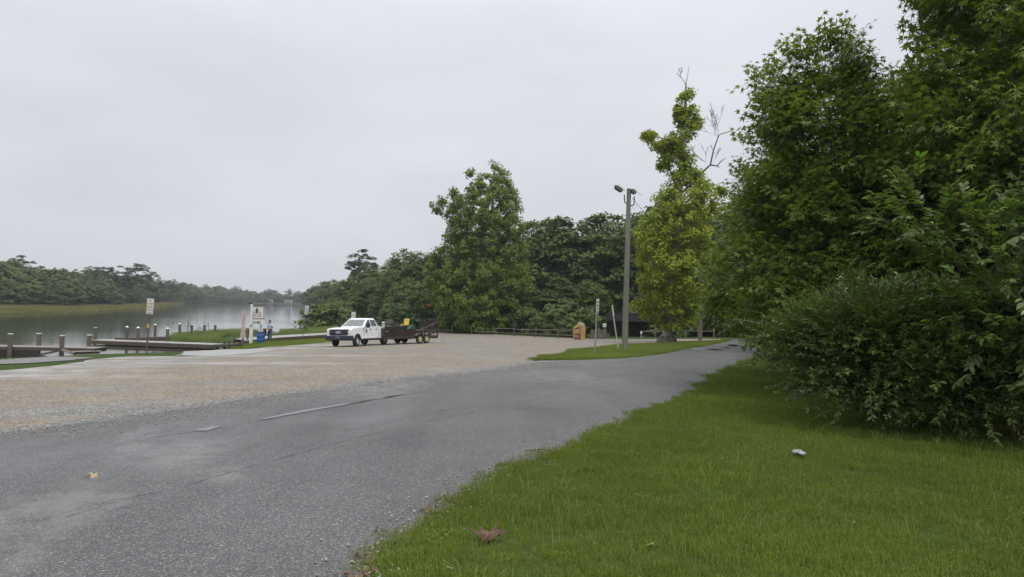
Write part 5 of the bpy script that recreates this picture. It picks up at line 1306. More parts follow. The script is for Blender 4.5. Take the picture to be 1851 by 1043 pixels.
# deeper rows of the same woods, seen only through gaps
for i in range(30):
    u = 600 + i * 27 + random.uniform(-8, 8); D = np.interp(u, [600, 700, 800, 1400], [300, 190, 150, 120]) + random.uniform(0, 25)
    X = far(u, 560, D).x; h = np.interp(u, [600, 700, 780, 1400], [11, 13, 15, 14]) * random.uniform(.85, 1.1)
    plant_tree('fartall', X, D, h, 1.4, 'tree in the second row of the woods, seen only through gaps between the front trees', 'second row trees of the woods', 'hardwood_tree')
# undergrowth along the foot of the woods
def brush(name, label, line, n, h, lm, size, seed, thick=3.0, per=30, rc=.55):
    rng = np.random.default_rng(seed); L = np.array(line, float)
    t = rng.random(n) * (len(L) - 1); i = t.astype(int).clip(0, len(L) - 2); f = (t - i)[:, None]
    p = L[i] * (1 - f) + L[i + 1] * f + rng.normal(0, thick / 2, (n, 2)) * [.4, 1]; z = height(p[:, 0], p[:, 1])
    zz = rng.random(n) ** .8 * h * (0.7 + .3 * np.sin(t * 9)); c = np.stack([p[:, 0], p[:, 1], z + zz], 1)
    o = np.tile([[0, -.6, .5]], (n, 1)); P, Rm, S = clump_leaves(c, o, per, rc, size, rng, .6)
    me = leaves_mesh(name, T_BLOB, P, Rm, S); ob = link(name, me, lm); tag(ob, label, None, None, 'stuff')
front = [at(u, v) for u, v in ((700, 596), (760, 597.5), (820, 599), (900, 602), (980, 606), (1060, 610.5))]
front = [(x * 1.07, y * 1.07) for x, y in front]
brush('undergrowth', 'dark undergrowth behind the split rail fence at the foot of the woods', front, 1200, 3.6, L_WOOD, .30, 51, 5.0)
front2 = [(x * 1.13, y * 1.13) for x, y in [at(u, v) for u, v in ((1180, 611), (1240, 610), (1300, 609), (1360, 607))]]
brush('undergrowth', 'dark undergrowth behind the low fence right of the light pole', front2, 800, 3.5, L_WOOD, .28, 52, 5.0)
wb = [(-31.5, 112), (-33, 140), (-38, 168), (-45, 192), (-63, 256), (-88, 342)]
brush('waterside_bushes', 'bushes overhanging the river along the foot of the right-hand woods', wb, 1300, 4.0, L_OLIVE, .42, 53, 5.0, rc=.9)
RED = leafmat('rust_coloured_leaf', (.25, .10, .04), (.36, .17, .06), None, 0, .3)
X = far(784, 548, 92).x; c_ = np.array([[X, 92, far(784, 548, 92).z], [X + .4, 92, far(784, 548, 92).z + .5], [X - .5, 92, far(784, 552, 92).z]])
P, Rm, S = clump_leaves(c_, np.tile([[0, -1, .3]], (3, 1)), 22, .55, .22, RNG); ob = link('rusty_branch', leaves_mesh('rusty_branch', T_BLOB, P, Rm, S), RED); tag(ob, 'small spray of rust-orange leaves low on the left side of the big sycamore', 'branch')

# left bank of the river: marsh, scrub and pines
G2 = 'low trees behind the marsh on the left bank'
rngl = random.Random(5)
tops = ([-80, 0, 30, 60, 100, 130, 170, 200, 240, 270, 300, 330, 345, 400, 440, 480, 520, 570], [476, 478, 474, 486, 487, 489, 489, 492, 494, 500, 508, 512, 516, 519, 522, 526, 528, 531])
def lineD(u): return float(np.interp(u, [-80, 0, 100, 200, 260, 300, 340, 400, 450, 600], [190, 205, 232, 285, 350, 430, 600, 735, 760, 775]))
MARKS = [(-95, 'the left frame edge'), (37, 'the leftmost pine'), (68, 'the small pine'), (160, 'the flat-topped pine'), (186, 'the ragged pine'), (247, 'the tallest pine'), (288, 'the pine above the sign'), (330, 'the end of the marsh'), (372, 'the leftmost hazy pine'), (424, 'the middle hazy pine'), (486, 'the rightmost hazy pine'), (523, 'the last far pine')]
ORD = ['', 'second ', 'third ', 'fourth ', 'fifth ', 'sixth ', 'seventh ', 'eighth ', 'ninth ', 'tenth ', 'eleventh ', 'twelfth ', 'thirteenth ', 'fourteenth ']
seen_ = {}
def spot_label(what, u):
    mk = [m_ for m_ in MARKS if m_[0] <= u][-1][1]; k_ = seen_.get((what, mk), 0); seen_[(what, mk)] = k_ + 1
    return ORD[min(k_, 13)] + what + (', first' if k_ == 0 else '') + ' to the right of ' + mk
u = -95
k = 0
while u < 585:
    D = lineD(u) * rngl.uniform(1.0, 1.12); vt = float(np.interp(u, *tops)) + rngl.uniform(-3, 7)
    lb = spot_label('scrubby hardwood behind the marsh', u) if u < 330 else spot_label('hazy tree on the far shore', u)
    tree_px(rngl.choice(['farbroad', 'fartall', 'farbroad']), u, vt, D, rngl.uniform(1.0, 1.45) if u < 330 else 1.7, lb, G2 if u < 330 else 'hazy trees on the distant shore', 'hardwood_tree')
    if k % 2 == 0:
        D2 = D * rngl.uniform(.90, .97); tree_px('farbroad', u + 5, vt + rngl.uniform(14, 30) * (1 if u < 330 else .3), D2, 1.7, spot_label('low marsh-edge bush', u) if u < 330 else spot_label('low bush on the far shore', u), 'bushes at the edge of the marsh' if u < 330 else 'low bushes on the distant shore', 'bush', cat='bush')
    u += rngl.uniform(9, 14) if u < 330 else rngl.uniform(6, 9); k += 1
for (u, vt, D, kd, w, lb) in [
    (37, 462, 240, 'pine', 1.25, 'pine with dense rounded top at the far left edge'),
    (68, 479, 262, 'pinetop', 1.0, 'small dark pine top right of the leftmost pine'),
    (160, 480, 290, 'pinetop', 1.5, 'flat-topped spreading pine left of the middle of the left bank'),
    (186, 481, 292, 'pinetop', 1.4, 'ragged flat-topped pine in the middle of the left bank'),
    (201, 483, 300, 'pine', .8, 'short pine just right of the ragged flat-topped pines'),
    (226, 485, 300, 'pine', 1.1, 'pine left of the tallest leaning pine on the left bank'),
    (247, 475, 300, 'pinetop', 1.9, 'tall open-crowned pine, most prominent on the left bank'),
    (264, 489, 305, 'pinetop', 1.3, 'low side crown of pine right of the tallest one'),
    (288, 502, 400, 'pine', 1.3, 'distant pine left above the leaning sign'),
    (312, 505, 430, 'pine', 1.2, 'distant pine above the inner bend of the left bank'),
    (372, 514, 730, 'pine', 1.6, 'hazy pine on the far shore, leftmost of three'),
    (424, 517, 740, 'pine', 1.7, 'hazy pine on the far shore, middle of three'),
    (486, 522, 750, 'pine', 1.6, 'hazy pine on the far shore, rightmost of three'),
    (523, 522, 760, 'pine', 1.3, 'hazy pine on the far shore beside the wooded bank')]:
    tree_px(kd, u, vt, D, w, lb, 'pines standing above the left bank' if D < 500 else 'hazy pines on the far shore', 'pine_tree')

# ---- marsh grass, reeds
def tuft(name, m, n, h, w, spread, seed, bend=.35, segs=2):
    rng = np.random.default_rng(seed); mb = MB()
    for i in range(n):
        a = rng.random() * 6.28; r = spread * math.sqrt(rng.random()); x, y = r * math.cos(a), r * math.sin(a); hh = h * rng.uniform(.5, 1.15)
        b = rng.random() * 6.28; dx, dy = math.cos(b), math.sin(b); bn = bend * rng.uniform(.1, 1) * hh; ww = w * rng.uniform(.6, 1.2)
        px_, py_ = -dy * ww / 2, dx * ww / 2
        p = [(x + dx * bn * t * t, y + dy * bn * t * t, hh * (t - .12 * bend * t * t)) for t in (0, .55, 1)]
        v = [(p[0][0] - px_, p[0][1] - py_, -.02), (p[0][0] + px_, p[0][1] + py_, -.02), (p[1][0] + px_ * .8, p[1][1] + py_ * .8, p[1][2]), (p[1][0] - px_ * .8, p[1][1] - py_ * .8, p[1][2]), p[2]]
        mb.add(v, [(0, 1, 2, 3), (3, 2, 4)])
    me = bpy.data.meshes.new(name); me.from_pydata(mb.v, [], mb.f); me.update(); return hidden(name, me, m)
marsh_p = [tuft('marsh_tuft', L_MARSH, 60, .95, .10, 1.6, 60 + i, .25) for i in range(3)]
rng = np.random.default_rng(61)
uu = rng.uniform(-120, 345, 60000); XY = []
X = rng.uniform(-420, -95, 120000); Y = rng.uniform(110, 560, 120000)
sdv = river_sd(X, Y); k_ = (sdv > .5) & (sdv < np.interp(Y, [120, 200, 300, 560], [62, 62, 60, 60]))
X, Y, sdv = X[k_], Y[k_], sdv[k_]; pr_ = np.clip((260 / Y) ** 1.5, .25, 1); kk = rng.random(len(X)) < pr_ * .62; X, Y, sdv = X[kk], Y[kk], sdv[kk]
S_ = rng.uniform(.7, 1.15, len(X)) * (1 + .25 * np.sin(X * .09 + Y * .05)) * np.where(Y > 260, 1.25, 1)
instancer('marsh_grass', marsh_p, np.stack([X, Y, height(X, Y)], 1), rng.random(len(X)) * 6.28, S_, 'golden green marsh grass along the left bank')
reed_p = [tuft('reed_tuft', L_REED, 40, .72, .022, .32, 70 + i, .45) for i in range(3)]
poly = [wat(300, 615, .1), wat(322, 608.5, .1), wat(430, 605.5, .1), wat(470, 605, .1), wat(432, 608, .3), wat(400, 613, .2), wat(384, 620, .2), wat(340, 618.5, .1)]
P_ = np.array(poly); X = rng.uniform(P_[:, 0].min(), P_[:, 0].max(), 9000); Y = rng.uniform(P_[:, 1].min(), P_[:, 1].max(), 9000); k_ = inside(poly, X, Y); X, Y = X[k_][:1100], Y[k_][:1100]
Z = np.maximum(height(X, Y), -.25)
instancer('marsh_reeds', reed_p, np.stack([X, Y, Z], 1), rng.random(len(X)) * 6.28, rng.uniform(.65, 1.05, len(X)), 'bright green reeds between the low docks and the boardwalk')
# reeds on the grassy bank behind the boardwalk
pts = []
for (u0, u1, v0, v1, n, s_) in ((508, 545, 599.5, 602.5, 120, .9), (556, 612, 588, 598, 380, .6), (470, 600, 602, 605, 90, .5), (545, 560, 600, 601, 30, .8)):
    for _ in range(n):
        x, y = wat(random.uniform(u0, u1), random.uniform(v0, v1), .6); pts.append((x, y, gz(x, y), s_ * random.uniform(.7, 1.1)))
P_ = np.array(pts); instancer('bank_grass', reed_p, P_[:, :3], RNG.random(len(P_)) * 6.28, P_[:, 3], 'tall grass on the bank behind the boardwalk')
# seed stalks over the reeds and a dark bushy weed
mb = MB()
for i in range(16):
    x, y = wat(random.uniform(325, 385), random.uniform(606, 612), .2); h = random.uniform(1.6, 2.3); a = random.uniform(-.25, .25)
    mb.tube([(x, y, 0), (x + a * .5, y, h * .6), (x + a, y, h)], .012, 4)
    for k in range(5): mb.tube([(x + a * (.6 + .08 * k), y, h * (.7 + .06 * k)), (x + a * (.6 + .08 * k) + random.uniform(-.2, .2), y, h * (.76 + .06 * k))], .01, 4)
o = mb.build('dry_stalks', DEADW); tag(o, 'thin dry seed stalks rising above the green reeds', None, None, 'stuff')
for (u, v, hh, lb) in ((531, 601, 1.5, 'dark leafy weed standing on the bank behind the boardwalk'), (359, 604.5, 1.1, 'small dark bushy weed among the reeds behind the low docks')):
    x, y = wat(u, v, .6); z = max(0.1, gz(x, y)); rt = empty('weed_bush', (x, y, z), 0, lb, 'weed')
    c = np.array([[0, 0, .35 * hh], [.25, 0, .55 * hh], [-.2, 0, .7 * hh], [.05, 0, .95 * hh], [.35, 0, .3 * hh], [-.4, 0, .3 * hh]]); P, Rm, S = clump_leaves(c, unit(6), 26, .26, .13, RNG)
    link('foliage', leaves_mesh('f', T_DIA, P, Rm, S), L_WOOD, rt); MB().tube([(0, 0, -.1), (.03, 0, .9 * hh)], [.03, .01], 6).build('stem', DEADW, rt)

# ---- big sycamore behind the fence
def big_tree(name, label, u, v, rows, ncl, per, rc, size, lm, bark, seed, tr, axis=None, tmpl=T_MAPLE, shell=.6, D=None, rough=.2, flat=.5, limbs=40, droop=.3, freq=.5, extra=(), depth=1.0):
    """rows: (v, left u, right u) of the crown's outline"""
    if D is None: x, y = at(u, v)
    else: x, y = far(u, v, D).x, D
    g = gz(x, y); prof = []
    for vv, ul, ur in rows:
        a, b = far(ul, vv, y), far(ur, vv, y); prof.append(((a.z + b.z) / 2 - g, max(.15, (b.x - a.x) / 2 - rc * .5), (a.x + b.x) / 2 - x))
    rng = np.random.default_rng(seed); c, o = profile_centres(prof, ncl, rng, shell, seed, rough, freq)
    for (uu, vv, rr, nn) in extra:
        q = far(uu, vv, y); s_ = y / FPX
        cc = np.array([q.x - x, 0, q.z - g]) + unit(nn, rng) * rng.random((nn, 1)) ** .5 * rr * s_; c = np.concatenate([c, cc]); o = np.concatenate([o, unit(nn, rng)])
    P, Rm, S = clump_leaves(c, o, per, rc, size, rng, flat, droop)
    rt = empty(name, (x, y, g), 0, label, 'tree')
    ax = axis(x, y, g) if axis else [Vector((0, 0, -.3)), Vector((prof[0][2] * .5, 0, prof[len(prof) // 2][0])), Vector((prof[0][2], 0, prof[0][0] * .97))]
    rad = [tr * 1.25] + [tr * (1 - .85 * (i / (len(ax) - 1))) for i in range(1, len(ax))]
    trunk_mb(ax, rad, limbs_to(c, ax, limbs, rng, tr * .28), 12).build('trunk', bark, rt, smooth=60)
    link('crown', leaves_mesh(name + '_crown', tmpl, P, Rm, S), lm, rt)
    return rt, c
big_tree('sycamore_tree', 'large sycamore with broad conical crown towering over the woods behind the trailer', 882, 606,
    [(291, 886, 900), (312, 868, 918), (330, 845, 930), (350, 836, 942), (372, 800, 948), (400, 802, 950), (430, 796, 952), (460, 782, 955), (500, 770, 962), (540, 772, 962), (575, 785, 955), (596, 800, 940)],
    1400, 58, .66, .20, L_SYC, PALEB, 21, .42, tmpl=T_BLOB, D=90, rough=.10, flat=.85, droop=.15, freq=.35, extra=((795, 372, 14, 14), (818, 352, 9, 8), (850, 312, 8, 6), (790, 470, 14, 12)))
def yaxis(x, y, g):
    out = [Vector((0, 0, -.3))]
    for uu, vv in ((1206, 600), (1207, 570), (1217, 500), (1228, 400), (1229, 330), (1236, 250), (1239, 190), (1240, 150)):
        q = far(uu, vv, y); out.append(Vector((q.x - x, 0, q.z - g)))
    return out
yt, yc = big_tree('sycamore_tree', 'slim yellow-green sycamore with pale trunk and bare dead branch beside the light pole', 1205, 619,
    [(158, 1228, 1252), (180, 1216, 1262), (205, 1214, 1266), (232, 1220, 1268), (255, 1192, 1262), (275, 1198, 1255), (295, 1205, 1262), (325, 1200, 1285), (350, 1180, 1300), (385, 1160, 1296), (420, 1148, 1290), (470, 1146, 1292), (515, 1152, 1285), (550, 1160, 1268), (580, 1174, 1262), (596, 1182, 1245)],
    720, 60, .50, .135, L_YEL, PALEB, 23, .42, tmpl=T_BLOB, axis=yaxis, rough=.13, flat=.8, droop=.15, freq=.8, limbs=46, shell=.6,
    extra=((1176, 250, 11, 10), (1192, 264, 11, 12), (1208, 283, 13, 14), (1198, 300, 9, 8), (1232, 212, 14, 14), (1258, 222, 9, 7), (1240, 172, 9, 6), (1225, 262, 14, 12), (1166, 245, 5, 4), (1305, 345, 10, 8), (1152, 552, 7, 5), (1168, 566, 7, 5), (1285, 372, 10, 8)))
x, y, g = yt.location
def yp(u, v, dy=0): q = far(u, v, y); return Vector((q.x - x, dy, q.z - g))
rngb = random.Random(4)
def twigs(mb, base, d, L, n, depth=0):
    for i in range(n):
        a = base + d * L * rngb.uniform(.1, .5); e = a + (d + Vector((rngb.uniform(-.8, .8), rngb.uniform(-.5, .5), rngb.uniform(-.2, .8)))).normalized() * L * rngb.uniform(.5, 1)
        m_ = a.lerp(e, .5) + Vector((rngb.uniform(-.05, .05), 0, rngb.uniform(-.05, .08))); mb.tube([a, m_, e], [.014, .010, .004], 4)
        if depth < 2: twigs(mb, m_, (e - a).normalized(), L * .55, 2, depth + 1)
mb = MB()
mb.tube([yp(1238, 335), yp(1255, 325), yp(1273, 308), yp(1284, 298), yp(1290, 270), yp(1300, 243), yp(1312, 240), yp(1325, 235)], [.10, .09, .075, .065, .05, .04, .03, .02], 7)
mb.tube([yp(1284, 298), yp(1296, 300), yp(1303, 292), yp(1312, 285)], [.06, .05, .04, .02], 6)
mb.tube([yp(1296, 300), yp(1301, 303)], [.04, .02], 6)
for b_, d_, L_, n_ in ((yp(1300, 243), Vector((-.2, 0, 1)), 1.5, 6), (yp(1300, 250), Vector((-.7, 0, .6)), 1.2, 4), (yp(1282, 298), Vector((-.8, 0, .5)), 1.6, 4), (yp(1292, 290), Vector((.2, 0, 1)), .8, 3)): twigs(mb, b_, d_, L_, n_)
mb.build('dead_branch', DEADW, yt)
mb = MB(); mb.tube([yp(1239, 200), yp(1239, 170), yp(1239, 152), yp(1243, 138), yp(1245, 120)], [.05, .04, .03, .02, .01], 6); mb.tube([yp(1239, 152), yp(1233, 142), yp(1226, 136)], [.025, .02, .008], 5); twigs(mb, yp(1234, 143), Vector((-.6, 0, .6)), .7, 3); mb.build('dead_branch', DEADW, yt)
mb = MB(); mb.tube([yp(1228, 350), yp(1212, 310), yp(1203, 288), yp(1193, 296)], [.09, .06, .05, .02], 6); mb.build('bare_limb', DEADW, yt)
# flared, knobbly base
bm = bmesh.new(); bmesh.ops.create_icosphere(bm, subdivisions=4, radius=1)
for w in bm.verts:
    n_ = mnoise.noise(w.co * 2.3) * .35 + mnoise.noise(w.co * 6) * .18; k_ = 1 + n_; w.co = Vector((w.co.x * .78 * k_, w.co.y * .7 * k_, (w.co.z * .8 + .1) * k_))
    f_ = 1 - .5 * max(0, min(1, w.co.z / .8)); w.co.x *= f_; w.co.y *= f_
me = bpy.data.meshes.new('root_flare'); bm.to_mesh(me); bm.free(); me.shade_smooth(); link('root_flare', me, BARK, yt)

# ---- near sweetgums, saplings and bushes on the right
def branchlet_star(rng, n=7, L=.42, size=.155):
    """a short shoot with star leaves on drooping stalks: local +y is outward, z up"""
    P = []; Rm = []; S = []
    for i in range(n):
        t = (i + .6) / n; a = i * 2.4 + rng.uniform(-.3, .3); side = math.cos(a); upz = math.sin(a)
        pos = np.array([side * .045, t * L, -.08 * t * t + upz * .02]); fwd = np.array([side * .9, .55 + .5 * t, -.35 + .25 * upz + rng.uniform(-.2, .2)])
        P.append(pos + fwd / np.linalg.norm(fwd) * .05); Rm.append(rots_dir(fwd[None], np.array([[side * .25, .15, 1.0]]), np.array([rng.uniform(-.5, .5)]))[0]); S.append(size * rng.uniform(.7, 1.2) * (1 - .25 * t))
    return np.array(P), np.array(Rm), np.array(S)
def stem_quads(P0, Rb, Sb, L, w=.006, sag=.08, segs=3):
    V = []; F = []; n = len(P0)
    ts = np.linspace(0, 1, segs + 1); loc = []
    for t in ts: loc += [(-w, t * L, -sag * t * t), (w, t * L, -sag * t * t)]
    loc = np.array(loc); V = (P0[:, None, :] + Sb[:, None, None] * np.einsum('nij,kj->nki', Rb, loc)).reshape(-1, 3); k = len(loc)
    base = (np.arange(n) * k)[:, None, None]; q = np.array([[2 * s, 2 * s + 1, 2 * s + 3, 2 * s + 2] for s in range(segs)])[None]
    return V, (base + q).reshape(-1, 4)
def compose(P0, R0, S0, variants, rng):
    """every shoot carries one variant's leaves"""
    which = rng.integers(0, len(variants), len(P0)); PP, RR, SS = [], [], []
    for k, (p, r, s) in enumerate(variants):
        m_ = which == k; a, b, c = P0[m_], R0[m_], S0[m_]
        PP.append((a[:, None] + c[:, None, None] * np.einsum('nij,kj->nki', b, p)).reshape(-1, 3)); RR.append(np.einsum('nij,kjl->nkil', b, r).reshape(-1, 3, 3)); SS.append((c[:, None] * s[None]).reshape(-1))
    return np.concatenate(PP), np.concatenate(RR), np.concatenate(SS)
def shoot_frames(c, o, rng, jit=.55, up=.1, droop=0.0):
    f = o * .9 + np.array([0, 0, up - droop]) + unit(len(c), rng) * jit; n = len(c)
    return rots_dir(f, np.tile([[0, 0, 1.0]], (n, 1)) + unit(n, rng) * .35, rng.uniform(-.4, .4, n))
def near_tree(name, label, x, y, prof, n, seed, lm, variants, L=.42, tr=.12, shell=.55, rough=.25, freq=1.6, clump=10, rc=.30, up=.1, extra=None, limbs=30, cat='tree', sc=(.8, 1.25), ax=None, tmpl=T_STAR, keep=None):
    rng = np.random.default_rng(seed); g = gz(x, y)
    c, o = profile_centres(prof, n // clump, rng, shell, seed, rough, freq)
    if extra is not None:
        for (ex, ey, ez, er, en) in extra:
            d = unit(en, rng); cc = np.array([ex, ey, ez]) + d * rng.random((en, 1)) ** .4 * er * np.array([1, 1, .7]); c = np.concatenate([c, cc]); o = np.concatenate([o, d * .5 + np.array([0, 0, .2])])
    hub = c.copy(); C = np.repeat(c, clump, 0); O = np.repeat(o, clump, 0); d = unit(len(C), rng); C = C + d * rc * rng.random((len(C), 1)) ** .5 * np.array([1, 1, .55]); O = O + d * .45
    C[:, 2] = np.maximum(C[:, 2], .08)
    if keep is not None: m_ = keep(C); C, O = C[m_], O[m_]
    R0 = shoot_frames(C, O, rng, up=up); S0 = rng.uniform(sc[0], sc[1], len(C))
    P, Rm, S = compose(C, R0, S0, variants, rng)
    rt = empty(name, (x, y, g), 0, label, cat)
    top = max(p[0] for p in prof); ax = ax or [Vector((0, 0, -.2)), Vector((.05, 0, top * .4)), Vector((prof[0][2] if len(prof[0]) > 2 else 0, 0, top * .96))]
    trunk_mb(ax, [tr * 1.2, tr * .8, tr * .12], limbs_to(hub, ax, limbs, rng, tr * .3), 10).build('trunk', BARK, rt, smooth=60)
    V, F = stem_quads(C, R0, S0, L)
    link('crown', leaves_mesh(name + '_crown', tmpl, P, Rm, S), lm, rt)
    sm = leaves_mesh('t', np.zeros((4, 3)), np.zeros((0, 3)), np.zeros((0, 3, 3)), np.zeros(0), (V, F)); tw = link('twigs', sm, mat('green_brown_twig', (.07, .07, .03), .7), rt); tw['kind'] = 'stuff'
    return rt
rv = np.random.default_rng(90)
VS = [branchlet_star(rv) for _ in range(6)]
# A: sweetgum with pointed top
near_tree('sweetgum_tree', 'pointed sweetgum with star-shaped leaves, its top reaching highest left of the overhanging tree', 6.9, 14.2,
    [(7.9, .03, -.1, 0), (7.5, .16, -.15, 0), (7.05, .36, -.35, 0), (6.5, .62, -.5, 0), (5.9, .98, -.42, 0), (5.3, 1.3, -.35, 0), (4.7, 1.55, -.2, 0), (3.6, 1.85, -.1, 0), (2.6, 1.95, -.05, 0), (1.7, 1.9, 0, 0), (.9, 1.6, .1, 0)],
    6600, 31, L_GUM, VS, tr=.11, rough=.26, shell=.75, extra=((-.95, 0, 7.0, .22, 3), (-1.35, 0, 6.55, .3, 4), (.55, 0, 6.75, .2, 3), (-1.75, -.2, 5.7, .25, 4)))
near_tree('sweetgum_tree', 'paler green sweetgum behind the pointed one, hanging over the far end of the road', 7.95, 18.5,
    [(6.0, .3, -.3, 0), (5.2, .9, -.4, 0), (4.3, 1.35, -.5, 0), (3.4, 1.6, -.6, 0), (2.5, 1.65, -.6, 0), (1.8, 1.5, -.5, 0), (1.35, .9, -.3, 0)],
    2400, 32, L_GUMY, VS, tr=.10, extra=((-1.95, 0, 1.75, .35, 8), (-1.7, 0, 3.4, .3, 5)))
# C slender tree seen in the gap, B big overhanging tree
near_tree('sweetgum_tree', 'slender tree showing its top in the gap between the two near sweetgums', 10.9, 19.5,
    [(8.8, .03, 0, 0), (8.3, .12, 0, 0), (7.6, .30, 0, 0), (6.9, .5, 0, 0), (6.0, .9, 0, 0), (4.5, 1.5, 0, 0), (3, 1.6, 0, 0), (1, 1.4, 0, 0)], 1700, 33, L_GUM, VS, tr=.09, rough=.34)
near_tree('sweetgum_tree', 'tall sweetgum overhanging the right edge of the frame with large star leaves', 8.6, 11.4,
    [(11.5, .3, .2, 0), (10.3, 1.1, .2, 0), (9.0, 1.45, .15, 0), (8.0, 1.5, .1, 0), (6.9, 1.4, .05, 0), (6.2, 1.55, .05, 0), (5.4, 1.8, 0, 0), (4.6, 1.95, 0, 0), (4.0, 1.8, 0, 0), (3.5, 1.2, .3, 0)],
    5200, 34, L_GUM, VS, tr=.16, rough=.24, extra=((-1.2, -1.4, 4.1, .5, 9), (-1.7, -.6, 4.6, .35, 7)))
near_tree('sweetgum_tree', 'dark sweetgum standing deep behind the near bushes', 11.0, 14.5,
    [(8.6, .3, 0, 0), (7.6, 1.1, 0, 0), (6.3, 1.7, 0, 0), (5, 2.4, 0, 0), (3.5, 2.5, 0, 0), (2, 2.5, 0, 0), (.8, 2.2, 0, 0)], 2400, 35, L_GUM, VS, tr=.14, rough=.22, tmpl=T_MAPLE)
# E: privet-like arching bush
def spray(rng, n=10, L=.27, size=.076, flatness=.6):
    P = []; Rm = []; S = []
    for i in range(n):
        t = (i + 1) / n; a = i * 2.4 + rng.uniform(-.4, .4); fwd = np.array([math.cos(a), .5 + .5 * t, flatness * math.sin(a) * .7 - .1 + rng.uniform(-.2, .2)])
        P.append(np.array([0, t * L, -.12 * L * t * t])); Rm.append(rots_dir(fwd[None], np.array([[0, .1, 1.0]]) + rng.normal(0, .35, (1, 3)), np.array([rng.uniform(-.5, .5)]))[0]); S.append(size * rng.uniform(.65, 1.25) * (1 - .25 * t))
    return np.array(P), np.array(Rm), np.array(S)
def arch(rng, n=30, L=.85, size=.05):
    P = []; Rm = []; S = []
    for i in range(n):
        t = (i + 1) / n; s_ = 1 if i % 2 else -1; fwd = np.array([s_ * .9, .5, rng.uniform(-.3, .3)])
        P.append(np.array([s_ * .008, t * L, -.38 * L * t * t])); Rm.append(rots_dir(fwd[None], np.array([[0, -.1, 1.0]]) + rng.normal(0, .2, (1, 3)), np.array([rng.uniform(-.5, .5)]))[0]); S.append(size * rng.uniform(.7, 1.2) * (1 - .45 * t))
    return np.array(P), np.array(Rm), np.array(S)
VP = [spray(rv) for _ in range(7)]
VA = [arch(rv) for _ in range(4)]
def near_bush(name, label, x, y, lobes, n, seed, lm, variants, L, tmpl=T_DIA, sag=.10, clump=9, rc=.26, up=.25, core=True, sc=(.7, 1.3), stems=22, arches=0):
    rng = np.random.default_rng(seed); g = gz(x, y); lo = np.array(lobes, float); a = lo[:, 3] * lo[:, 4]; w = rng.choice(len(lo), n // clump, p=a / a.sum()); d = unit(len(w), rng); d[:, 2] = np.where(d[:, 2] < -.35, -d[:, 2], d[:, 2])
    rr = np.stack([lo[w, 3], lo[w, 3], lo[w, 4]], 1); c = lo[w, :3] + d * rr * (1 - .55 * rng.random((len(w), 1)) ** 1.5); o = d + np.array([0, 0, up]) 
    C = np.repeat(c, clump, 0); O = np.repeat(o, clump, 0); dd = unit(len(C), rng); C = C + dd * rc * rng.random((len(C), 1)) ** .5; O = O + dd * .5; C[:, 2] = np.maximum(C[:, 2], .06)
    R0 = shoot_frames(C, O, rng, .45, 0); S0 = rng.uniform(sc[0], sc[1], len(C)); P, Rm, S = compose(C, R0, S0, variants, rng)
    if arches:
        w2_ = rng.choice(len(lo), arches, p=a / a.sum()); d2_ = unit(arches, rng); d2_[:, 2] = np.abs(d2_[:, 2]) * .8 - .1; rr2 = np.stack([lo[w2_, 3], lo[w2_, 3], lo[w2_, 4]], 1)
        C2 = lo[w2_, :3] + d2_ * rr2 * .8; C2[:, 2] = np.maximum(C2[:, 2], .15); R2 = shoot_frames(C2, d2_ * [1, 1, .4] + [0, 0, .45], rng, .35, 0); S2 = rng.uniform(.6, 1.25, arches)
        P2, Rm2, S3 = compose(C2, R2, S2, VA, rng); P, Rm, S = np.concatenate([P, P2]), np.concatenate([Rm, Rm2]), np.concatenate([S, S3])
    rt = empty(name, (x, y, g), 0, label, 'bush')
    mb = MB()
    for i in rng.choice(len(c), stems, replace=False):
        e = Vector(c[i]); b = Vector((e.x * .25, e.y * .25, -.1)); mb.tube([b, b.lerp(e, .5) + Vector((0, 0, .15)), e], [.014, .010, .004], 5)
    mb.build('stems', mat('brown_stem', (.075, .06, .04), .8), rt)['kind'] = 'stuff'
    link('foliage', leaves_mesh(name + '_f', tmpl, P, Rm, S), lm, rt)
    V, F = stem_quads(C, R0, S0, L, .0035, sag)
    if arches: V2, F2 = stem_quads(C2, R2, S2, .85, .004, .32, 5); F = np.concatenate([F, F2 + len(V)]); V = np.concatenate([V, V2])
    tw = link('twigs', leaves_mesh('t', np.zeros((4, 3)), np.zeros((0, 3)), np.zeros((0, 3, 3)), np.zeros(0), (V, F)), mat('green_brown_twig', (.07, .07, .03)), rt); tw['kind'] = 'stuff'
    return rt
near_bush('privet_bush', 'sprawling small-leaved bush with arching sprays drooping onto the lawn', 5.6, 9.95,
    [(-.8, .1, .80, .8, .65), (-.3, -.2, 1.05, 1.0, .85), (.4, -.3, .95, 1.1, .85), (-1.15, .4, 1.15, .45, .35), (.9, .3, 1.2, 1.1, .65), (-.4, .6, 1.25, .85, .5), (.1, -.7, .45, .9, .4)],
    8200, 41, L_PRIV, VP, .26, T_LANCE, .03, 16, .30, .15, sc=(.8, 1.4), arches=260)
near_bush('privet_bush', 'smaller dense bush tucked behind and right of the arching one', 6.35, 9.0,
    [(0, 0, .9, 1.2, .8), (.6, -.3, 1.3, 1.1, .8), (-.5, -.2, .7, .9, .6)], 4500, 42, L_PRIV, VP, .26, T_LANCE, .03, 16, .30, .15, sc=(.8, 1.4), arches=60)
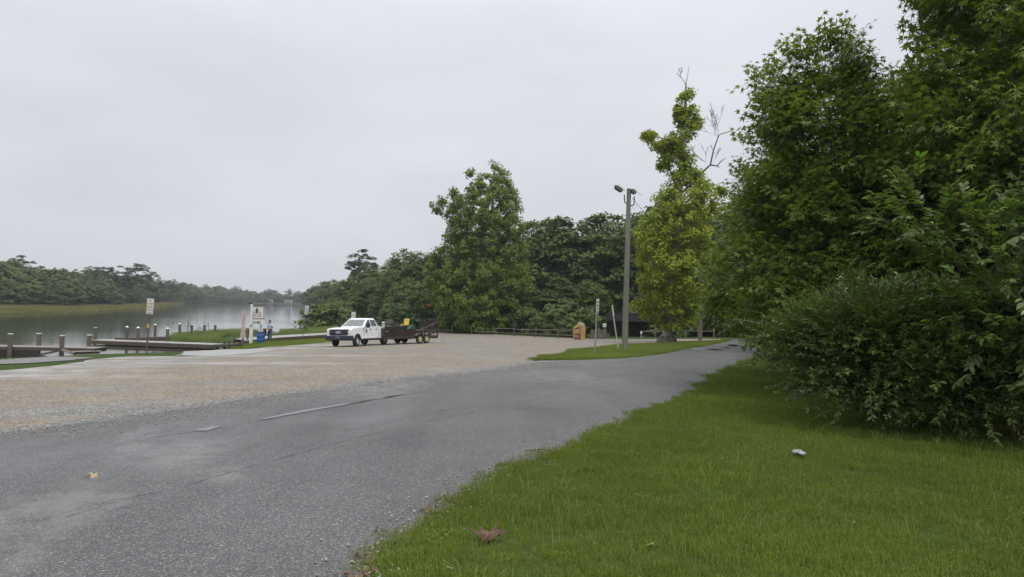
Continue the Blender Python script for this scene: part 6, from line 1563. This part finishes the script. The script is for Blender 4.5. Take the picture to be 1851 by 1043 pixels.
# F: broad-leaved saplings
def whorl(rng, n=11, L=.40, size=.135):
    P = []; Rm = []; S = []
    for i in range(n):
        t = .35 + .65 * (i / (n - 1)); a = i * 2.4; fwd = np.array([math.cos(a), .45 + .6 * t, .30 * math.sin(a) - .45]); P.append(np.array([0, t * L, -.05 * t * t])); 
        Rm.append(rots_dir(fwd[None], np.array([[0, .2, 1.0]]), np.array([rng.uniform(-.4, .4)]))[0]); S.append(size * rng.uniform(.65, 1.15))
    return np.array(P), np.array(Rm), np.array(S)
VW = [whorl(rv) for _ in range(5)]
near_bush('broadleaf_sapling', 'glossy broad-leaved sapling thicket at the right edge below the overhanging sweetgum', 6.3, 8.3,
    [(-.5, 0, 2.1, .75, .6), (.2, -.1, 2.5, .8, .6), (-.2, -.2, 1.4, .8, .6), (.5, -.4, 1.1, .7, .5), (.9, -.2, 1.9, .8, .8), (-.9, .3, 2.6, .6, .4)],
    760, 43, L_BROAD, VW, .40, T_LANCE, .05, 7, .30, .2, sc=(.7, 1.1), stems=7)
near_bush('broadleaf_sapling', 'pale-tipped young saplings in the bottom right corner of the thicket', 6.4, 7.6,
    [(0, 0, .8, .55, .45), (.3, .1, 1.3, .5, .4), (.1, .4, 1.0, .7, .6)], 170, 44, L_BROAD, VW, .40, T_LANCE, .05, 6, .28, .2, stems=4)
# G: thicket behind, closing the view on the right
for (x, y, h, w, lb) in ((12.5, 13, 8, 1.1, 'dense tree at the right edge behind the broad-leaved saplings'), (13.5, 20, 8, 1.0, 'dense tree further back on the right, behind the slender one'), (15, 17, 11, 1.1, 'tree beyond the right edge of the thicket'), (12.2, 24, 6.4, 1.1, 'dark tree behind the paler sweetgum'), (16, 27, 8.5, 1.1, 'dark tree deep in the right-hand thicket'), (20, 24, 12, 1.1, 'tree deep in the thicket beyond the right edge'), (14.5, 34, 7.5, 1.2, 'tree lining the road beyond the near bushes'), (19, 38, 10, 1.2, 'tree along the road, hidden behind the near bushes'), (24, 48, 11, 1.2, 'tree far along the right side of the road'), (9.8, 13.2, 4.2, 1.5, 'low dark bushy tree filling the shade under the overhanging sweetgum'), (8.6, 11.6, 2.8, 1.8, 'low dark bush in the deep shade behind the saplings')):
    plant_tree('oak', x, y, h, w, lb, 'trees of the right-hand thicket', 'hardwood_tree')

# ---- grass of the lawn
def blades(name, n, h, w, side, seed, bend=.6):
    rng = np.random.default_rng(seed); mb = MB(); V = []; F = []
    for i in range(n):
        x, y = rng.uniform(-side / 2, side / 2, 2); hh = h * rng.uniform(.45, 1.25); a = rng.random() * 6.28; dx, dy = math.cos(a), math.sin(a); bn = hh * bend * rng.uniform(.1, 1.2); ww = w * rng.uniform(.6, 1.2); px_, py_ = -dy * ww / 2, dx * ww / 2
        q = [(x - px_, y - py_, -.01), (x + px_, y + py_, -.01), (x + dx * bn * .35 + px_ * .8, y + dy * bn * .35 + py_ * .8, hh * .6), (x + dx * bn * .35 - px_ * .8, y + dy * bn * .35 - py_ * .8, hh * .6), (x + dx * bn, y + dy * bn, hh * (1 - .25 * bend))]
        k = len(V); V += q; F += [(k, k + 1, k + 2, k + 3), (k + 3, k + 2, k + 4)]
    me = bpy.data.meshes.new(name); me.from_pydata(V, [], F); me.update(); return hidden(name, me, L_GRASS)
gp = [blades('grass_patch', 340, .042, .0042, .38, 80 + i) for i in range(4)]
gl = [blades('long_grass_patch', 36, .15, .006, .42, 90 + i, .9) for i in range(3)]
def scatter_in(poly, n, seed, weight=None):
    rng = np.random.default_rng(seed); P_ = np.array(poly); lo, hi = P_.min(0), P_.max(0); X = rng.uniform(lo[0], hi[0], n); Y = rng.uniform(lo[1], hi[1], n); k = inside(poly, X, Y)
    if weight is not None: k &= rng.random(n) < weight(X, Y)
    return X[k], Y[k]
def vis(X, Y): return (np.abs(X) < .80 * Y + .8)
LW = LAWN_RAG
def dens(X, Y): d = np.hypot(X, Y); return vis(X, Y) * np.clip((9 / d) ** 1.1, .12, 1)
A_ = np.array(LW); area = (A_[:, 0].max() - A_[:, 0].min()) * (A_[:, 1].max() - A_[:, 1].min())
X, Y = scatter_in(LW, int(area * 30), 95, dens)
k_ = (Y < 45) & ~((X > 9 + .0 * Y) & (Y < 30) & (X > 11)); X, Y = X[k_], Y[k_]; d = np.hypot(X, Y)
S_ = np.clip(d / 9, 1, 2.2) ** .8 * RNG.uniform(.9, 1.25, len(X)) * (1 + .15 * np.sin(X * 2.1 + Y) * np.sin(Y * 1.7))
instancer('grass', gp, np.stack([X, Y, lawn_h(X, Y) + .054], 1), RNG.random(len(X)) * 6.28, S_, 'short green grass of the lawn right of the road', tilt=.08)
def wl(X, Y): return vis(X, Y) * (Y < 16) * np.clip(.12 + .55 * (np.sin(X * 1.9 + 2) * np.sin(Y * 1.3 + X) > .2) * .6 + (X > 2.2 + .18 * Y) * .35, 0, 1)
X, Y = scatter_in(LW, int(area * 14), 96, wl); k_ = X < 10; X, Y = X[k_], Y[k_]
instancer('long_grass', gl, np.stack([X, Y, lawn_h(X, Y) + .054], 1), RNG.random(len(X)) * 6.28, RNG.uniform(.6, 1.15, len(X)), 'taller unmown grass blades in the lawn near the bushes', tilt=.1)
X, Y = scatter_in(VERGE, 9000, 97); k_ = X < 1e9; X, Y = X[k_][:3800], Y[k_][:3800]
instancer('grass', gp, np.stack([X, Y, height(X, Y) + .068], 1), RNG.random(len(X)) * 6.28, RNG.uniform(1.2, 2.0, len(X)), 'mown grass of the verge under the light pole')
BK = pix((422, 630), (500, 625), (560, 620.6), (597, 617.5), (597, 609), (540, 614), (500, 616.5), (450, 621))
X, Y = scatter_in(BK, 9000, 98); X, Y = X[:2600], Y[:2600]
instancer('grass', gp, np.stack([X, Y, height(X, Y)], 1), RNG.random(len(X)) * 6.28, RNG.uniform(1.2, 2.2, len(X)), 'grass strip in front of the boardwalk')
# weeds, litter and crumbs
def weed_proto(seed):
    rng = np.random.default_rng(seed); n = 14; c = rng.uniform(-.09, .09, (n, 3)) * [1, 1, 0] + [0, 0, .03]; me = leaves_mesh('clover', T_DIA, c, rots_from(np.array([[0, 0, 1.0]]) + unit(n, rng) * .35, rng.random(n) * 6.28), rng.uniform(.02, .04, n)); return hidden('clover', me, L_GRASS)
def edge_pts(n, seed, spread):
    rng = np.random.default_rng(seed); E = np.array(road_right[2:17]); w_ = np.hypot(*np.diff(E, axis=0).T); i = rng.choice(len(w_), n, p=(w_ / np.hypot(*E[:-1].T)) / (w_ / np.hypot(*E[:-1].T)).sum()); t = rng.random(n)[:, None]
    p = E[i] * (1 - t) + E[i + 1] * t; d = (E[i + 1] - E[i]) / w_[i][:, None]; off = rng.normal(0, spread, n) ; return p + np.stack([d[:, 1], -d[:, 0]], 1) * off[:, None]
X, Y = scatter_in(LW, int(area * 2.5), 196, dens); k_ = (X < 10) & (Y < 16); X, Y = X[k_], Y[k_]
instancer('clover_weeds', [weed_proto(1), weed_proto(2)], np.stack([X, Y, lawn_h(X, Y) + .052], 1), RNG.random(len(X)) * 6.28, RNG.uniform(.5, 1.2, len(X)), 'small broad-leaved weeds scattered in the lawn')
def flake(seed, m, size):
    rng = np.random.default_rng(seed); n = 5; c = rng.uniform(-.05, .05, (n, 3)) * [1, 1, .1]; me = leaves_mesh('flake', T_BLOB, c, rots_from(np.array([[0, 0, 1.0]]) + unit(n, rng) * .4, rng.random(n) * 6.28), rng.uniform(.4, 1, n) * size); return hidden('flake', me, m)
E_ = edge_pts(420, 201, .05); instancer('edge_litter', [flake(1, BR, .022), flake(2, TN, .014), flake(3, mat('brown_earth', (.12, .075, .04)), .04)], np.stack([E_[:, 0], E_[:, 1], height(E_[:, 0], E_[:, 1]) + .068], 1), RNG.random(len(E_)) * 6.28, RNG.uniform(.4, 1.3, len(E_)), 'dry leaf crumbs and earth along the lawn edge of the road')
bm = bmesh.new(); bmesh.ops.create_icosphere(bm, subdivisions=1, radius=.012)
for w in bm.verts: w.co *= 1 + .4 * mnoise.noise(w.co * 90); w.co.z *= .7
me = bpy.data.meshes.new('pebble'); bm.to_mesh(me); bm.free(); me2 = me.copy()
peb = [hidden('pebble', me, mat('tan_pebble', (.34, .28, .20), .7)), hidden('pebble', me2, mat('grey_pebble', (.20, .20, .20), .7))]
E_ = edge_pts(900, 202, .22); Eg = []
rg = np.random.default_rng(203); L_ = np.array(road_left[8:18]); w_ = np.hypot(*np.diff(L_, axis=0).T); i = rg.choice(len(w_), 5200, p=w_ / w_.sum()); t = rg.random(5200)[:, None]; p = L_[i] * (1 - t) + L_[i + 1] * t; d = (L_[i + 1] - L_[i]) / w_[i][:, None]; off = np.abs(rg.normal(0, .7, 5200)) * np.where(rg.random(5200) < .3, -.5, 1)
Eg = p + np.stack([d[:, 1], -d[:, 0]], 1) * off[:, None] * -1
E_ = np.concatenate([E_, Eg]); instancer('loose_pebbles', peb, np.stack([E_[:, 0], E_[:, 1], height(E_[:, 0], E_[:, 1]) + .058], 1), RNG.random(len(E_)) * 6.28, RNG.uniform(.35, 1.2, len(E_)), 'loose pebbles scattered along the edges of the asphalt')
# ---- haze over the river
if HAZE > 0:
    mb = MB(); mb.box((0, 650, 17), (2600, 1900, 44)); hz = mb.build('haze', None); hz['kind'] = 'stuff'
    m, n, l, b = nodes_of('haze'); n.remove(b); v = n.new('ShaderNodeVolumePrincipled'); v.inputs['Color'].default_value = (.80, .84, .90, 1); v.inputs['Density'].default_value = HAZE; v.inputs['Anisotropy'].default_value = .2
    l.new(v.outputs[0], n['Material Output'].inputs['Volume']); hz.data.materials.append(m)
